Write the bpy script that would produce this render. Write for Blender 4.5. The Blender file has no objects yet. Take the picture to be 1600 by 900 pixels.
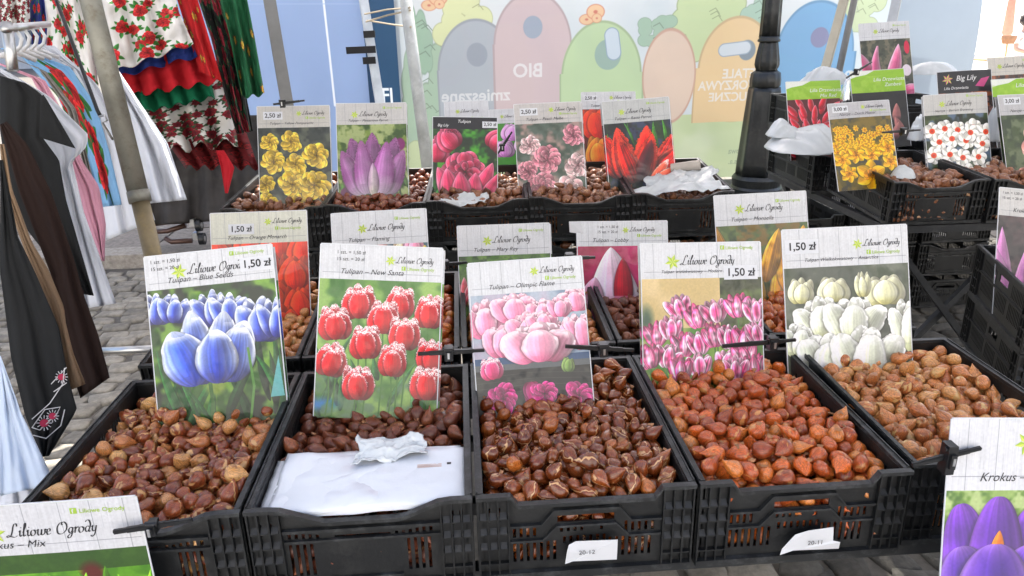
import bpy, bmesh, math, random
import numpy as np
from mathutils import Vector, Matrix

SC = bpy.context.scene
COL = SC.collection
R = math.radians

# ------------------------------------------------------------------ camera
CAM_LOC = np.array([0.0041, -1.097, 1.5868])
YAW, PITCH, ROLL, FPX = 0.0620, 0.3477, -0.0235, 1161.36
def cam_axes():
    cy, sy, cp, sp = math.cos(YAW), math.sin(YAW), math.cos(PITCH), math.sin(PITCH)
    f = np.array([sy*cp, cy*cp, -sp]); r = np.array([cy, -sy, 0.]); u = np.cross(r, f)
    cr, sr = math.cos(ROLL), math.sin(ROLL)
    return r*cr+u*sr, -r*sr+u*cr, f
RX, UX, FX = cam_axes()
cam_d = bpy.data.cameras.new('camera'); cam = bpy.data.objects.new('camera', cam_d); COL.objects.link(cam)
cam.matrix_world = Matrix(((RX[0], UX[0], -FX[0], CAM_LOC[0]), (RX[1], UX[1], -FX[1], CAM_LOC[1]), (RX[2], UX[2], -FX[2], CAM_LOC[2]), (0, 0, 0, 1)))
cam_d.sensor_width = 36; cam_d.lens = 36*FPX/1600; cam_d.clip_start = .05; cam_d.clip_end = 500
SC.camera = cam

# ------------------------------------------------------------------ light
SUN_EL, SUN_AZ = 56, 8            # sun behind the stalls, a little to the right
world = bpy.data.worlds.new('World'); SC.world = world; world.use_nodes = True
nt = world.node_tree; nt.nodes.clear()
sky = nt.nodes.new('ShaderNodeTexSky'); sky.sky_type = 'NISHITA'; sky.sun_disc = False
sky.sun_elevation = R(SUN_EL); sky.sun_rotation = R(SUN_AZ); sky.dust_density = 4.0; sky.ozone_density = .3; sky.air_density = .9
bg = nt.nodes.new('ShaderNodeBackground'); bg.inputs[1].default_value = 0.15
wo = nt.nodes.new('ShaderNodeOutputWorld')
nt.links.new(sky.outputs[0], bg.inputs[0]); nt.links.new(bg.outputs[0], wo.inputs[0])
sun_d = bpy.data.lights.new('sun', 'SUN'); sun_d.energy = 4.5; sun_d.angle = R(.6); sun_d.color = (1, .95, .86)
sun = bpy.data.objects.new('sun', sun_d); COL.objects.link(sun)
sdir = Vector((math.sin(R(SUN_AZ))*math.cos(R(SUN_EL)), math.cos(R(SUN_AZ))*math.cos(R(SUN_EL)), math.sin(R(SUN_EL))))
sun.rotation_euler = sdir.to_track_quat('Z', 'Y').to_euler()
SC.view_settings.view_transform = 'Standard'; SC.view_settings.look = 'None'
SC.view_settings.exposure = 1.62; SC.view_settings.gamma = 1
SC.cycles.max_bounces = 6; SC.cycles.diffuse_bounces = 2; SC.cycles.glossy_bounces = 3; SC.cycles.transmission_bounces = 4
SC.cycles.caustics_reflective = False; SC.cycles.caustics_refractive = False; SC.cycles.sample_clamp_indirect = 6

# ------------------------------------------------------------------ helpers
def at(px, py, x=None, y=None, z=None, d=None):
    """point on the sight line of a photograph pixel at a given world x, y, z or depth"""
    v = FX + RX*(px-800)/FPX - UX*(py-450)/FPX
    if x is not None: k = (x-CAM_LOC[0])/v[0]
    elif y is not None: k = (y-CAM_LOC[1])/v[1]
    elif z is not None: k = (z-CAM_LOC[2])/v[2]
    else: k = d
    return Vector(CAM_LOC+v*k)

def tag(o, label=None, cat=None, group=None, kind=None):
    if label: o['label'] = label
    if cat: o['category'] = cat
    if group: o['group'] = group
    if kind: o['kind'] = kind
    return o
def empty(name, loc=(0, 0, 0), rz=0, label=None, cat=None, group=None):
    o = bpy.data.objects.new(name, None); COL.objects.link(o); o.location = loc; o.rotation_euler = (0, 0, rz)
    o.empty_display_size = .05
    return tag(o, label, cat, group)
def copy_tree(o, parent=None):
    c = o.copy(); COL.objects.link(c)
    if parent: c.parent = parent
    for ch in list(o.children): copy_tree(ch, c)
    return c

class MB:
    def __init__(s): s.v = []; s.f = []; s.m = []; s.uv = None
    def add(s, vs, fs, mi=0):
        n = len(s.v); s.v += [tuple(p) for p in vs]; s.f += [tuple(i+n for i in f) for f in fs]; s.m += [mi]*len(fs); return s
    def box(s, x0, x1, y0, y1, z0, z1, mi=0, M=None):
        vs = [(x, y, z) for x in (x0, x1) for y in (y0, y1) for z in (z0, z1)]
        if M: vs = [M @ Vector(v) for v in vs]
        return s.add(vs, [(0, 1, 3, 2), (4, 6, 7, 5), (0, 4, 5, 1), (2, 3, 7, 6), (0, 2, 6, 4), (1, 5, 7, 3)], mi)
    def bar(s, a, b, w, h, mi=0, up=Vector((0, 0, 1))):
        a = Vector(a); b = Vector(b); d = (b-a); L = d.length; d.normalize()
        if abs(d.dot(up)) > .98: up = Vector((0, 1, 0))
        sx = d.cross(up).normalized(); sz = sx.cross(d)
        vs = [p+sx*(i*w/2)+sz*(j*h/2) for p in (a, b) for i in (-1, 1) for j in (-1, 1)]
        return s.add(vs, [(0, 1, 3, 2), (4, 6, 7, 5), (0, 4, 5, 1), (2, 3, 7, 6), (0, 2, 6, 4), (1, 5, 7, 3)], mi)
    def tube(s, pts, r, n=10, mi=0, cap=True):
        pts = [Vector(p) for p in pts]; rs = r if isinstance(r, (list, tuple)) else [r]*len(pts)
        vs = []; prev = None
        for i, p in enumerate(pts):
            d = (pts[min(i+1, len(pts)-1)]-pts[max(i-1, 0)]).normalized()
            if prev is None: prev = Vector((0, 0, 1)) if abs(d.z) < .9 else Vector((1, 0, 0))
            a = d.cross(prev).normalized(); b = a.cross(d); prev = b
            for k in range(n):
                t = 2*math.pi*k/n; vs.append(p+(a*math.cos(t)+b*math.sin(t))*rs[i])
        fs = [(i*n+k, i*n+(k+1) % n, (i+1)*n+(k+1) % n, (i+1)*n+k) for i in range(len(pts)-1) for k in range(n)]
        if cap: fs += [tuple(range(n))[::-1], tuple((len(pts)-1)*n+k for k in range(n))]
        return s.add(vs, fs, mi)
    def lathe(s, prof, n=24, c=(0, 0, 0), flute=None, mi=0):
        vs = []
        for i, (r, z) in enumerate(prof):
            for k in range(n):
                t = 2*math.pi*k/n; rr = r*(flute(t, z) if flute else 1); vs.append((c[0]+rr*math.cos(t), c[1]+rr*math.sin(t), c[2]+z))
        fs = [(i*n+k, i*n+(k+1) % n, (i+1)*n+(k+1) % n, (i+1)*n+k) for i in range(len(prof)-1) for k in range(n)]
        fs += [tuple(range(n))[::-1], tuple((len(prof)-1)*n+k for k in range(n))]
        return s.add(vs, fs, mi)
    def grid(s, P, mi=0, flip=False):
        """P[j][i] = points"""
        h = len(P); w = len(P[0]); vs = [p for row in P for p in row]
        fs = [(j*w+i, j*w+i+1, (j+1)*w+i+1, (j+1)*w+i) for j in range(h-1) for i in range(w-1)]
        if flip: fs = [f[::-1] for f in fs]
        return s.add(vs, fs, mi)
    def mesh(s, name, mats=(), smooth=False, uvs=None):
        me = bpy.data.meshes.new(name); me.from_pydata(s.v, [], s.f)
        for m in (mats if isinstance(mats, (list, tuple)) else [mats]): me.materials.append(m)
        if any(s.m): me.polygons.foreach_set('material_index', s.m)
        if smooth: me.polygons.foreach_set('use_smooth', [True]*len(s.f))
        if uvs is not None:
            ul = me.uv_layers.new(name='UVMap'); li = np.zeros(len(me.loops), int); me.loops.foreach_get('vertex_index', li)
            ul.data.foreach_set('uv', np.asarray(uvs, np.float32)[li].ravel())
        me.update(); return me
    def build(s, name, mats, parent=None, smooth=False, uvs=None):
        return mobj(name, s.mesh(name, mats, smooth, uvs), parent)
def mobj(name, me, parent=None):
    o = bpy.data.objects.new(name, me); COL.objects.link(o)
    if parent: o.parent = parent
    return o
def solidify(o, t, bevel=0):
    m = o.modifiers.new('s', 'SOLIDIFY'); m.thickness = t; m.offset = 0; return o

# ------------------------------------------------------------------ materials
def s2l(c):
    return tuple((x/12.92 if x <= .04045 else ((x+.055)/1.055)**2.4) for x in [v/255 if max(c) > 1 else v for v in c])
def _n(nt, t, **k):
    n = nt.nodes.new(t)
    for a, b in k.items():
        if a.startswith('i_'): n.inputs[a[2:].replace('_', ' ')].default_value = b
        else: setattr(n, a, b)
    return n
def mat(name, col, rough=.5, metal=0, coat=0, var=.15, vscale=8, bump=0, bscale=60, trans=0, spec=.5, wear=None, wscale=12, sheen=0, coord='Object'):
    m = bpy.data.materials.new(name); m.use_nodes = True; nt = m.node_tree; p = nt.nodes['Principled BSDF']; L = nt.links.new
    c = s2l(col) if max(col) > 1 else col
    p.inputs['Roughness'].default_value = rough; p.inputs['Metallic'].default_value = metal
    p.inputs['Coat Weight'].default_value = coat; p.inputs['Coat Roughness'].default_value = .12
    p.inputs['Specular IOR Level'].default_value = spec
    if sheen: p.inputs['Sheen Weight'].default_value = sheen
    tc = _n(nt, 'ShaderNodeTexCoord'); no = _n(nt, 'ShaderNodeTexNoise', i_Scale=vscale, i_Detail=6.0, i_Roughness=.6)
    L(tc.outputs[coord], no.inputs['Vector'])
    mx = _n(nt, 'ShaderNodeMix', data_type='RGBA'); mr = _n(nt, 'ShaderNodeMapRange'); mr.inputs[1].default_value = .3; mr.inputs[2].default_value = .7
    L(no.outputs[0], mr.inputs[0]); L(mr.outputs[0], mx.inputs[0])
    mx.inputs[6].default_value = (*[x*(1-var) for x in c], 1); mx.inputs[7].default_value = (*[min(1, x*(1+var)) for x in c], 1)
    out = mx.outputs[2]
    if wear:
        n2 = _n(nt, 'ShaderNodeTexNoise', i_Scale=wscale, i_Detail=8.0, i_Roughness=.75); L(tc.outputs[coord], n2.inputs['Vector'])
        r2 = _n(nt, 'ShaderNodeMapRange'); r2.inputs[1].default_value = .5; r2.inputs[2].default_value = .75; L(n2.outputs[0], r2.inputs[0])
        m2 = _n(nt, 'ShaderNodeMix', data_type='RGBA'); L(r2.outputs[0], m2.inputs[0]); L(out, m2.inputs[6])
        m2.inputs[7].default_value = (*(s2l(wear) if max(wear) > 1 else wear), 1); out = m2.outputs[2]
        r3 = _n(nt, 'ShaderNodeMapRange'); r3.inputs[3].default_value = rough; r3.inputs[4].default_value = min(1, rough+.25); L(n2.outputs[0], r3.inputs[0]); L(r3.outputs[0], p.inputs['Roughness'])
    L(out, p.inputs['Base Color'])
    if bump:
        n3 = _n(nt, 'ShaderNodeTexNoise', i_Scale=bscale, i_Detail=5.0); L(tc.outputs[coord], n3.inputs['Vector'])
        b = _n(nt, 'ShaderNodeBump', i_Strength=bump, i_Distance=.004); L(n3.outputs[0], b.inputs['Height']); L(b.outputs[0], p.inputs['Normal'])
    if trans:
        tr = _n(nt, 'ShaderNodeBsdfTranslucent'); L(out, tr.inputs[0]); ms = _n(nt, 'ShaderNodeMixShader'); ms.inputs[0].default_value = trans
        L(p.outputs[0], ms.inputs[1]); L(tr.outputs[0], ms.inputs[2]); L(ms.outputs[0], nt.nodes['Material Output'].inputs[0])
    return m
def img_mat(name, C, rough=.4, coat=0, trans=0, bump=0, bscale=14, coord='UV', scale=None, coatr=.1, sheen=0):
    """C = painted array HxWx3 (sRGB, row 0 = top)"""
    h, w, _ = C.shape; im = bpy.data.images.new(name, w, h)
    px = np.ones((h, w, 4), np.float32); px[..., :3] = np.clip(C[::-1], 0, 1); im.pixels.foreach_set(px.ravel()); im.pack()
    m = bpy.data.materials.new(name); m.use_nodes = True; nt = m.node_tree; p = nt.nodes['Principled BSDF']; L = nt.links.new
    tx = _n(nt, 'ShaderNodeTexImage'); tx.image = im; tc = _n(nt, 'ShaderNodeTexCoord')
    if scale:
        mp = _n(nt, 'ShaderNodeMapping'); mp.inputs['Scale'].default_value = (*scale, 1); L(tc.outputs[coord], mp.inputs[0]); L(mp.outputs[0], tx.inputs[0])
    else: L(tc.outputs[coord], tx.inputs[0])
    L(tx.outputs[0], p.inputs['Base Color']); p.inputs['Roughness'].default_value = rough
    p.inputs['Coat Weight'].default_value = coat; p.inputs['Coat Roughness'].default_value = coatr
    if sheen: p.inputs['Sheen Weight'].default_value = sheen
    if bump:
        n3 = _n(nt, 'ShaderNodeTexNoise', i_Scale=bscale, i_Detail=2.0); L(tc.outputs['Object'], n3.inputs['Vector'])
        b = _n(nt, 'ShaderNodeBump', i_Strength=bump, i_Distance=.01); L(n3.outputs[0], b.inputs['Height'])
        if coat: L(b.outputs[0], p.inputs['Coat Normal'])
        else: L(b.outputs[0], p.inputs['Normal'])
    if trans:
        tr = _n(nt, 'ShaderNodeBsdfTranslucent'); L(tx.outputs[0], tr.inputs[0]); ms = _n(nt, 'ShaderNodeMixShader'); ms.inputs[0].default_value = trans
        L(p.outputs[0], ms.inputs[1]); L(tr.outputs[0], ms.inputs[2]); L(ms.outputs[0], nt.nodes['Material Output'].inputs[0])
    return m

M_CRATE = mat('black_crate_plastic', (.008, .009, .010), .32, var=.3, wear=(.034, .035, .035), wscale=11, bump=.15, bscale=140)
M_CRATE2 = mat('worn_and_lit_crate_rim', (.013, .0145, .016), .36, var=.3, wear=(.085, .09, .095), wscale=22, bump=.15, bscale=90)  # grey wear, plus light caught on rim and ridges painted into the colour
M_BLACK = mat('black_plastic', (.012, .013, .015), .35, var=.2)
M_METAL = mat('bright_metal', (.55, .56, .57), .3, 1)
M_STEEL = mat('painted_steel', (.02, .022, .025), .5, wear=(.07, .07, .07))
M_BAG = mat('white_plastic_bag', (.80, .84, .87), .25, coat=.2, var=.05, bump=.35, bscale=20, trans=.42)
M_STACK = mat('white_carrier_bag_film', (.76, .80, .86), .3, coat=.3, var=.03, bump=.5, bscale=22)
M_PAPER = mat('white_paper', (.66, .68, .72), .7, var=.03, bump=.1)
M_INK = mat('black_ink', (.02, .02, .025), .6, var=.1)
M_GREEN = mat('green_ink', (.36, .55, .06), .6, var=.1)
M_LIME = mat('lime_ink', (.62, .70, .12), .6, var=.1)
M_WHITEINK = mat('white_ink', (.8, .8, .8), .6, var=.05)
PINKINK = mat('magenta_ink', (.6, .08, .25), .6, var=.1)

# ------------------------------------------------------------------ lettering
_tc = {}
def text_geo(body, size, shear=0., bold=0., align='LEFT'):
    key = (body, shear, bold, align)
    if key not in _tc:
        cu = bpy.data.curves.new('t', 'FONT'); cu.body = body; cu.size = 1; cu.shear = shear; cu.offset = bold; cu.align_x = align; cu.resolution_u = 3
        o = bpy.data.objects.new('t', cu); COL.objects.link(o); dg = bpy.context.evaluated_depsgraph_get(); dg.update()
        me = bpy.data.meshes.new_from_object(o.evaluated_get(dg)); me.calc_loop_triangles()
        _tc[key] = ([tuple(v.co) for v in me.vertices], [tuple(t.vertices) for t in me.loop_triangles])
        bpy.data.objects.remove(o); bpy.data.meshes.remove(me); bpy.data.curves.remove(cu)
    v, f = _tc[key]
    return [(x*size, y*size, z) for x, y, z in v], f
SCRIPT = {
 'L': ([[(1.15, 1.7), (1.05, 2.1), (.75, 2.1), (.62, 1.6), (.55, .8), (.4, .15), (.1, -.05), (-.15, .1), (.05, .25), (.5, .05), (1.0, -.08), (1.35, .15)]], 1.4),
 'i': ([[(.1, .7), (.25, 1.0), (.25, .3), (.4, 0), (.6, .2)], [(.3, 1.4), (.36, 1.5)]], .56),
 'l': ([[(.1, .6), (.4, 1.6), (.38, 2.1), (.24, 2.0), (.2, .4), (.35, 0), (.58, .2)]], .56),
 'o': ([[(.55, .95), (.2, .85), (.1, .4), (.3, 0), (.65, .15), (.75, .6), (.55, .95), (.65, .78), (.95, .85)]], .9),
 'w': ([[(.05, .8), (.2, 1.0), (.2, .3), (.4, 0), (.65, .25), (.7, 1.0), (.7, .3), (.9, 0), (1.2, .4), (1.15, .95), (1.4, .85)]], 1.35),
 'e': ([[(.1, .45), (.5, .6), (.5, .95), (.25, .95), (.1, .45), (.3, 0), (.7, .2)]], .7),
 'O': ([[(.9, 1.9), (.4, 1.8), (.1, 1.0), (.3, .1), (.9, 0), (1.4, .6), (1.4, 1.4), (1.0, 1.95), (.65, 1.75), (.8, 1.45)]], 1.65),
 'g': ([[(.6, .9), (.3, .95), (.1, .5), (.3, .05), (.6, .4), (.65, .95), (.6, -.3), (.35, -.8), (.05, -.6), (.3, -.2), (.85, .2)]], .82),
 'r': ([[(.05, .75), (.2, 1.0), (.2, .5), (.2, 0)], [(.2, .5), (.45, .95), (.65, .85)]], .62),
 'd': ([[(.6, .9), (.3, .95), (.1, .5), (.3, .05), (.6, .35), (.75, 1.2), (.5, 1.9), (.15, 1.95), (.0, 1.7)], [(.6, .35), (.7, .02), (.9, .15)]], .88),
 'y': ([[(.05, .8), (.2, 1.0), (.2, .4), (.4, .05), (.65, .35), (.7, 1.0), (.65, -.2), (.4, -.8), (.05, -.65)]], .8), ' ': ([], .7)}
def catmull(pts, n=4):
    P = [np.array(p, float) for p in pts]; P = [2*P[0]-P[1]]+P+[2*P[-1]-P[-2]]; out = []
    for i in range(1, len(P)-2):
        for k in range(n):
            t = k/n; out.append(.5*((2*P[i])+(P[i+1]-P[i-1])*t+(2*P[i-1]-5*P[i]+4*P[i+1]-P[i+2])*t*t+(3*P[i]-P[i-1]-3*P[i+1]+P[i+2])*t**3))
    out.append(P[-2]); return out
def script_geo(body, size, shear=.28, nib=.17, thin=.05):
    V = []; F = []; x = 0; nv = np.array([math.cos(R(20)), math.sin(R(20))])*nib/2
    for ch in body:
        strokes, adv = SCRIPT[ch]
        for st in strokes:
            c = catmull(st) if len(st) > 2 else [np.array(p) for p in st]; n = len(V)
            for i, p in enumerate(c):
                d = c[min(i+1, len(c)-1)]-c[max(i-1, 0)]; d = d/(np.linalg.norm(d)+1e-9); pr = np.array([-d[1], d[0]])
                w = abs(nv @ pr)+thin/2
                for s in (1, -1):
                    q = p+pr*w*s+np.array([x, 0]); V.append(((q[0]+q[1]*shear)*size, q[1]*size, 0))
            F += [(n+2*i, n+2*i+1, n+2*i+3, n+2*i+2) for i in range(len(c)-1)]
        x += adv
    return V, F, x*size
# ------------------------------------------------------------------ painter for printed pictures (flat print, fabric, banner)
rs = np.random.RandomState(5)
def c3(c): return np.array(c, np.float32)/(255. if max(c) > 1 else 1)
def canvas(w, h, c): return np.ones((h, w, 3), np.float32)*c3(c)
def vnoise(h, w, cell, seed=None):
    r = np.random.RandomState(seed) if seed is not None else rs
    gh, gw = max(2, int(math.ceil(h/cell))+2), max(2, int(math.ceil(w/cell))+2); g = r.rand(gh, gw).astype(np.float32)
    y = np.arange(h)/cell; x = np.arange(w)/cell; yi = y.astype(int); xi = x.astype(int); fy = (y-yi); fx = (x-xi)
    fy = (fy*fy*(3-2*fy))[:, None]; fx = (fx*fx*(3-2*fx))[None]
    a = g[yi][:, xi]; b = g[yi][:, xi+1]; c = g[yi+1][:, xi]; d = g[yi+1][:, xi+1]
    return a*(1-fy)*(1-fx)+b*(1-fy)*fx+c*fy*(1-fx)+d*fy*fx
def lerp(a, b, t): return a+(b-a)*t
def blobs(C, cols, cell, seed=1, soft=.12):
    """soft out-of-focus patches of several colours"""
    h, w, _ = C.shape
    for k, c in enumerate(cols):
        n = vnoise(h, w, cell, seed*17+k)*.7+vnoise(h, w, cell/2.7, seed*31+k)*.3; m = np.clip((n-.5)/(soft*2.6)+.35, 0, 1)[..., None]; m = m*m*(3-2*m); C[:] = lerp(C, c3(c), m*.85)
def region(C, cx, cy, r):
    h, w, _ = C.shape; x0, x1 = max(0, int(cx-r)), min(w, int(cx+r)+1); y0, y1 = max(0, int(cy-r)), min(h, int(cy+r)+1)
    if x1 <= x0 or y1 <= y0: return None
    yy, xx = np.mgrid[y0:y1, x0:x1].astype(np.float32); return C[y0:y1, x0:x1], xx, yy
def petal(C, cx, cy, w, h, ang, base, mid, edge, p=.8, q=.7, fringe=0, fcol=(250, 245, 245), streak=.06, line=.25, alpha=1, bend=0, ep=2.2, fcell=.035):
    H, W, _ = C.shape; cx *= W; cy *= W; w *= W; h *= W
    g = region(C, cx, cy, max(w, h)*1.15)
    if g is None: return
    S, xx, yy = g; a = R(ang); dx, dy = xx-cx, yy-cy
    v = (dx*math.sin(a)-dy*math.cos(a))/h
    u = dx*math.cos(a)+dy*math.sin(a)
    vc = np.clip(v, 0, 1); u = u-bend*h*vc*vc
    hw = w/2*np.power(np.maximum(np.sin(np.pi*np.power(vc, p)), 0), q)+1e-3
    if fringe:
        fr = vnoise(*u.shape, max(2, w*fcell)); hw = hw*(1+fringe*(fr-.5)*np.clip(vc*2-.6, 0, 1)); v = v+fringe*.25*(fr-.5)
    t = np.abs(u)/hw; m = np.clip((1-t)*hw/1.2, 0, 1)*np.clip(v*h, 0, 1)*np.clip((1-v)*h, 0, 1)*alpha
    base, mid, edge = c3(base), c3(mid), c3(edge)
    te = np.clip(np.maximum(t, (v-.55)*2.1), 0, 1)[..., None]**ep
    col = lerp(mid, edge, te); col = lerp(base, col, np.clip(v*2.6, 0, 1)[..., None])
    vr = rs.rand(40); ui = np.clip((u/hw*.5+.5)*(14 if w < 60 else 26)+vc*1.5, 0, 38); i0 = ui.astype(int); vein = vr[i0]*(1-(ui-i0))+vr[i0+1]*(ui-i0)-.5
    st = (vnoise(*u.shape, max(2., w*.3))-.5)*1.4+vein*1.5
    col = col*(1+streak*st[..., None]*1.3)*(1-.16*(u/hw)-.10*(1-vc)+.10*np.clip(1-((u/hw+.35)/.35)**2, 0, 1)*(vc > .2))[..., None]
    if alpha == 1 and w > 8: ms = np.clip((1.18-t)*hw/(w*.12), 0, 1)*np.clip(v*h/3+1, 0, 1)*np.clip((1.06-v)*h/(h*.1), 0, 1); S *= (1-.34*ms)[..., None]
    if line: col = col*(1-line*np.clip((t-.86)/.14, 0, 1)[..., None])
    if fringe: col = lerp(col, c3(fcol), (np.clip((np.maximum(t, v)-.78)/.12, 0, 1)*np.clip(vc*3-1, 0, 1)*(.4+.6*(fr > .45)))[..., None])
    S[:] = lerp(S, np.clip(col, 0, 1), m[..., None])
def dark(c, k): return tuple(np.array(c, float)*k)
def tulip(C, x, y, w, h, pal, ang=0, openn=1., fringe=0, flare=0, tp=.95, tq=.5, **k):
    tr_ = random.Random(int(x*997+y*613)); ang += tr_.uniform(-4, 4); w *= tr_.uniform(.92, 1.08)
    """x,y = foot of the flower (in card widths)"""
    b, m, e = pal; s = R(ang)
    for dx, a, hh, ww, f, bd in ((-.20, -7, 1.0, .46, .72, 0), (.22, 8, .98, .46, .78, 0), (.02, 0, 1.02, .46, .82, 0), (-.30, -10, .90, .58, .98, -.10), (.30, 10, .88, .58, .88, .10), (.03, 0, .84, .62, 1.06, 0)):
        ox = dx*w*.62; petal(C, x+ox*math.cos(s), y+ox*math.sin(s), w*ww*1.12, h*hh*tr_.uniform(.92, 1.03), ang+a*openn*tr_.uniform(.6, 1.5), dark(b, f), dark(m, f), dark(e, min(1.06, f+.08)), fringe=fringe, p=tp, bend=(flare-1)*bd*1.8+tr_.uniform(-.06, .06), q=tq, **k)
def double(C, x, y, r, pal, n=5, seed=0, squash=1., line=.3):
    b, m, e = pal; rr = random.Random(seed)
    for ring in range(n):
        f = 1-ring/n; cnt = max(3, int(9*f)+2)
        for k in range(cnt):
            a = 360*k/cnt+rr.uniform(-16, 16)+ring*25; d = r*f*.28; L = r*f*rr.uniform(.75, 1.)
            sh = rr.uniform(.8, 1.05)*(.72+.28*f)
            petal(C, x+d*math.sin(R(a))*.3, y-d*math.cos(R(a))*.3*squash+(1-f)*0, L*rr.uniform(.7, .95), L, a, dark(b, sh), dark(m, sh), dark(e, min(1.05, sh+.1)), p=1.25, q=.5, line=line)
def poly(C, pts, col, alpha=1):
    H, W, _ = C.shape; P = np.array(pts, float)*W; x0, x1 = max(0, int(P[:, 0].min())-1), min(W, int(P[:, 0].max())+2); y0, y1 = max(0, int(P[:, 1].min())-1), min(H, int(P[:, 1].max())+2)
    if x1 <= x0 or y1 <= y0: return
    yy, xx = np.mgrid[y0:y1, x0:x1]; ins = np.zeros(yy.shape, bool); n = len(P)
    for i in range(n):
        (xa, ya), (xb, yb) = P[i], P[(i+1) % n]
        if ya == yb: continue
        c = ((ya > yy) != (yb > yy)) & (xx < (xb-xa)*(yy-ya)/(yb-ya)+xa); ins ^= c
    S = C[y0:y1, x0:x1]; S[:] = lerp(S, c3(col), (ins*alpha)[..., None].astype(np.float32))
def ell(C, x, y, rx, ry, col, soft=1.5, ang=0, alpha=1):
    H, W, _ = C.shape; g = region(C, x*W, y*W, max(rx, ry)*W+soft+2)
    if g is None: return
    S, xx, yy = g; a = R(ang); dx, dy = xx-x*W, yy-y*W; u = dx*math.cos(a)+dy*math.sin(a); v = -dx*math.sin(a)+dy*math.cos(a)
    d = np.sqrt((u/(rx*W))**2+(v/(ry*W))**2); m = np.clip((1-d)*min(rx, ry)*W/soft, 0, 1)*alpha; S[:] = lerp(S, c3(col), m[..., None])
def line(C, pts, wd, col, alpha=1, soft=1.):
    H, W, _ = C.shape
    for (xa, ya), (xb, yb) in zip(pts[:-1], pts[1:]):
        xa, ya, xb, yb = xa*W, ya*W, xb*W, yb*W; r = max(abs(xb-xa), abs(yb-ya))/2+wd*W+3; g = region(C, (xa+xb)/2, (ya+yb)/2, r)
        if g is None: continue
        S, xx, yy = g; L2 = (xb-xa)**2+(yb-ya)**2+1e-6; t = np.clip(((xx-xa)*(xb-xa)+(yy-ya)*(yb-ya))/L2, 0, 1)
        d = np.hypot(xx-xa-t*(xb-xa), yy-ya-t*(yb-ya)); m = np.clip((wd*W/2+.5-d)/soft, 0, 1)*alpha; S[:] = lerp(S, c3(col), m[..., None])
def leaf(C, x, y, w, h, ang, c=(60, 130, 50), bend=0): petal(C, x, y, w, h, ang, dark(c, .7), c, dark(c, 1.15), p=.6, q=.8, streak=.1, line=.15, bend=bend)
def rose(C, x, y, r, pal=((120, 8, 14), (190, 22, 28), (225, 60, 58)), seed=0, leaves=True, lc=(40, 92, 40)):
    rr = random.Random(seed)
    if leaves:
        for k in range(7):
            a = 360*k/7+rr.uniform(-20, 20); L = r*rr.uniform(1.1, 1.9); petal(C, x+r*.95*math.sin(R(a)), y-r*.95*math.cos(R(a)), L*.5, L, a, dark(lc, .6), lc, dark(lc, 1.5), p=.8, q=.9)
    double(C, x, y, r*1.5, pal, 4, seed, line=.45)
    ell(C, x, y, r*.16, r*.14, dark(pal[0], .7))
def blur(C, r):
    for ax in (0, 1):
        n = C.shape[ax]; out = np.zeros_like(C); k = 0
        for d in range(-r, r+1): out += np.take(C, np.clip(np.arange(n)+d, 0, n-1), axis=ax); k += 1
        C[:] = out/k
def header(C, hh, tone=(228, 231, 236), seed=1):
    tone = tuple(min(240, v_*.935) for v_ in tone)
    """whitewashed boards at the top of a card, hh = height in card widths"""
    H, W, _ = C.shape; n = int(hh*W); S = C[:n]; S[:] = c3(tone)
    g = vnoise(n, W, 3, seed)*.5+vnoise(n, W, 40, seed+1)*.5; st = vnoise(1, W, 2.2, seed+2)*np.ones((n, 1), np.float32)
    S *= (1-.05*g[..., None])*(1-.05*st[..., None])
    r = random.Random(seed); x = r.uniform(.08, .16)
    while x < 1:
        line(C, [(x, 0), (x+.003, hh-.004)], .003, (120, 125, 135), .8)
        for k in range(5):
            xx = x+r.uniform(-.08, .08); y0 = r.uniform(0, hh*.6); line(C, [(xx, y0), (xx, y0+r.uniform(.03, .1))], .002, (150, 155, 165), .5)
        x += r.uniform(.15, .2)
    yl = hh*.8; line(C, [(.02, yl), (.985, yl)], .0028, (90, 95, 110), .75)
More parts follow.
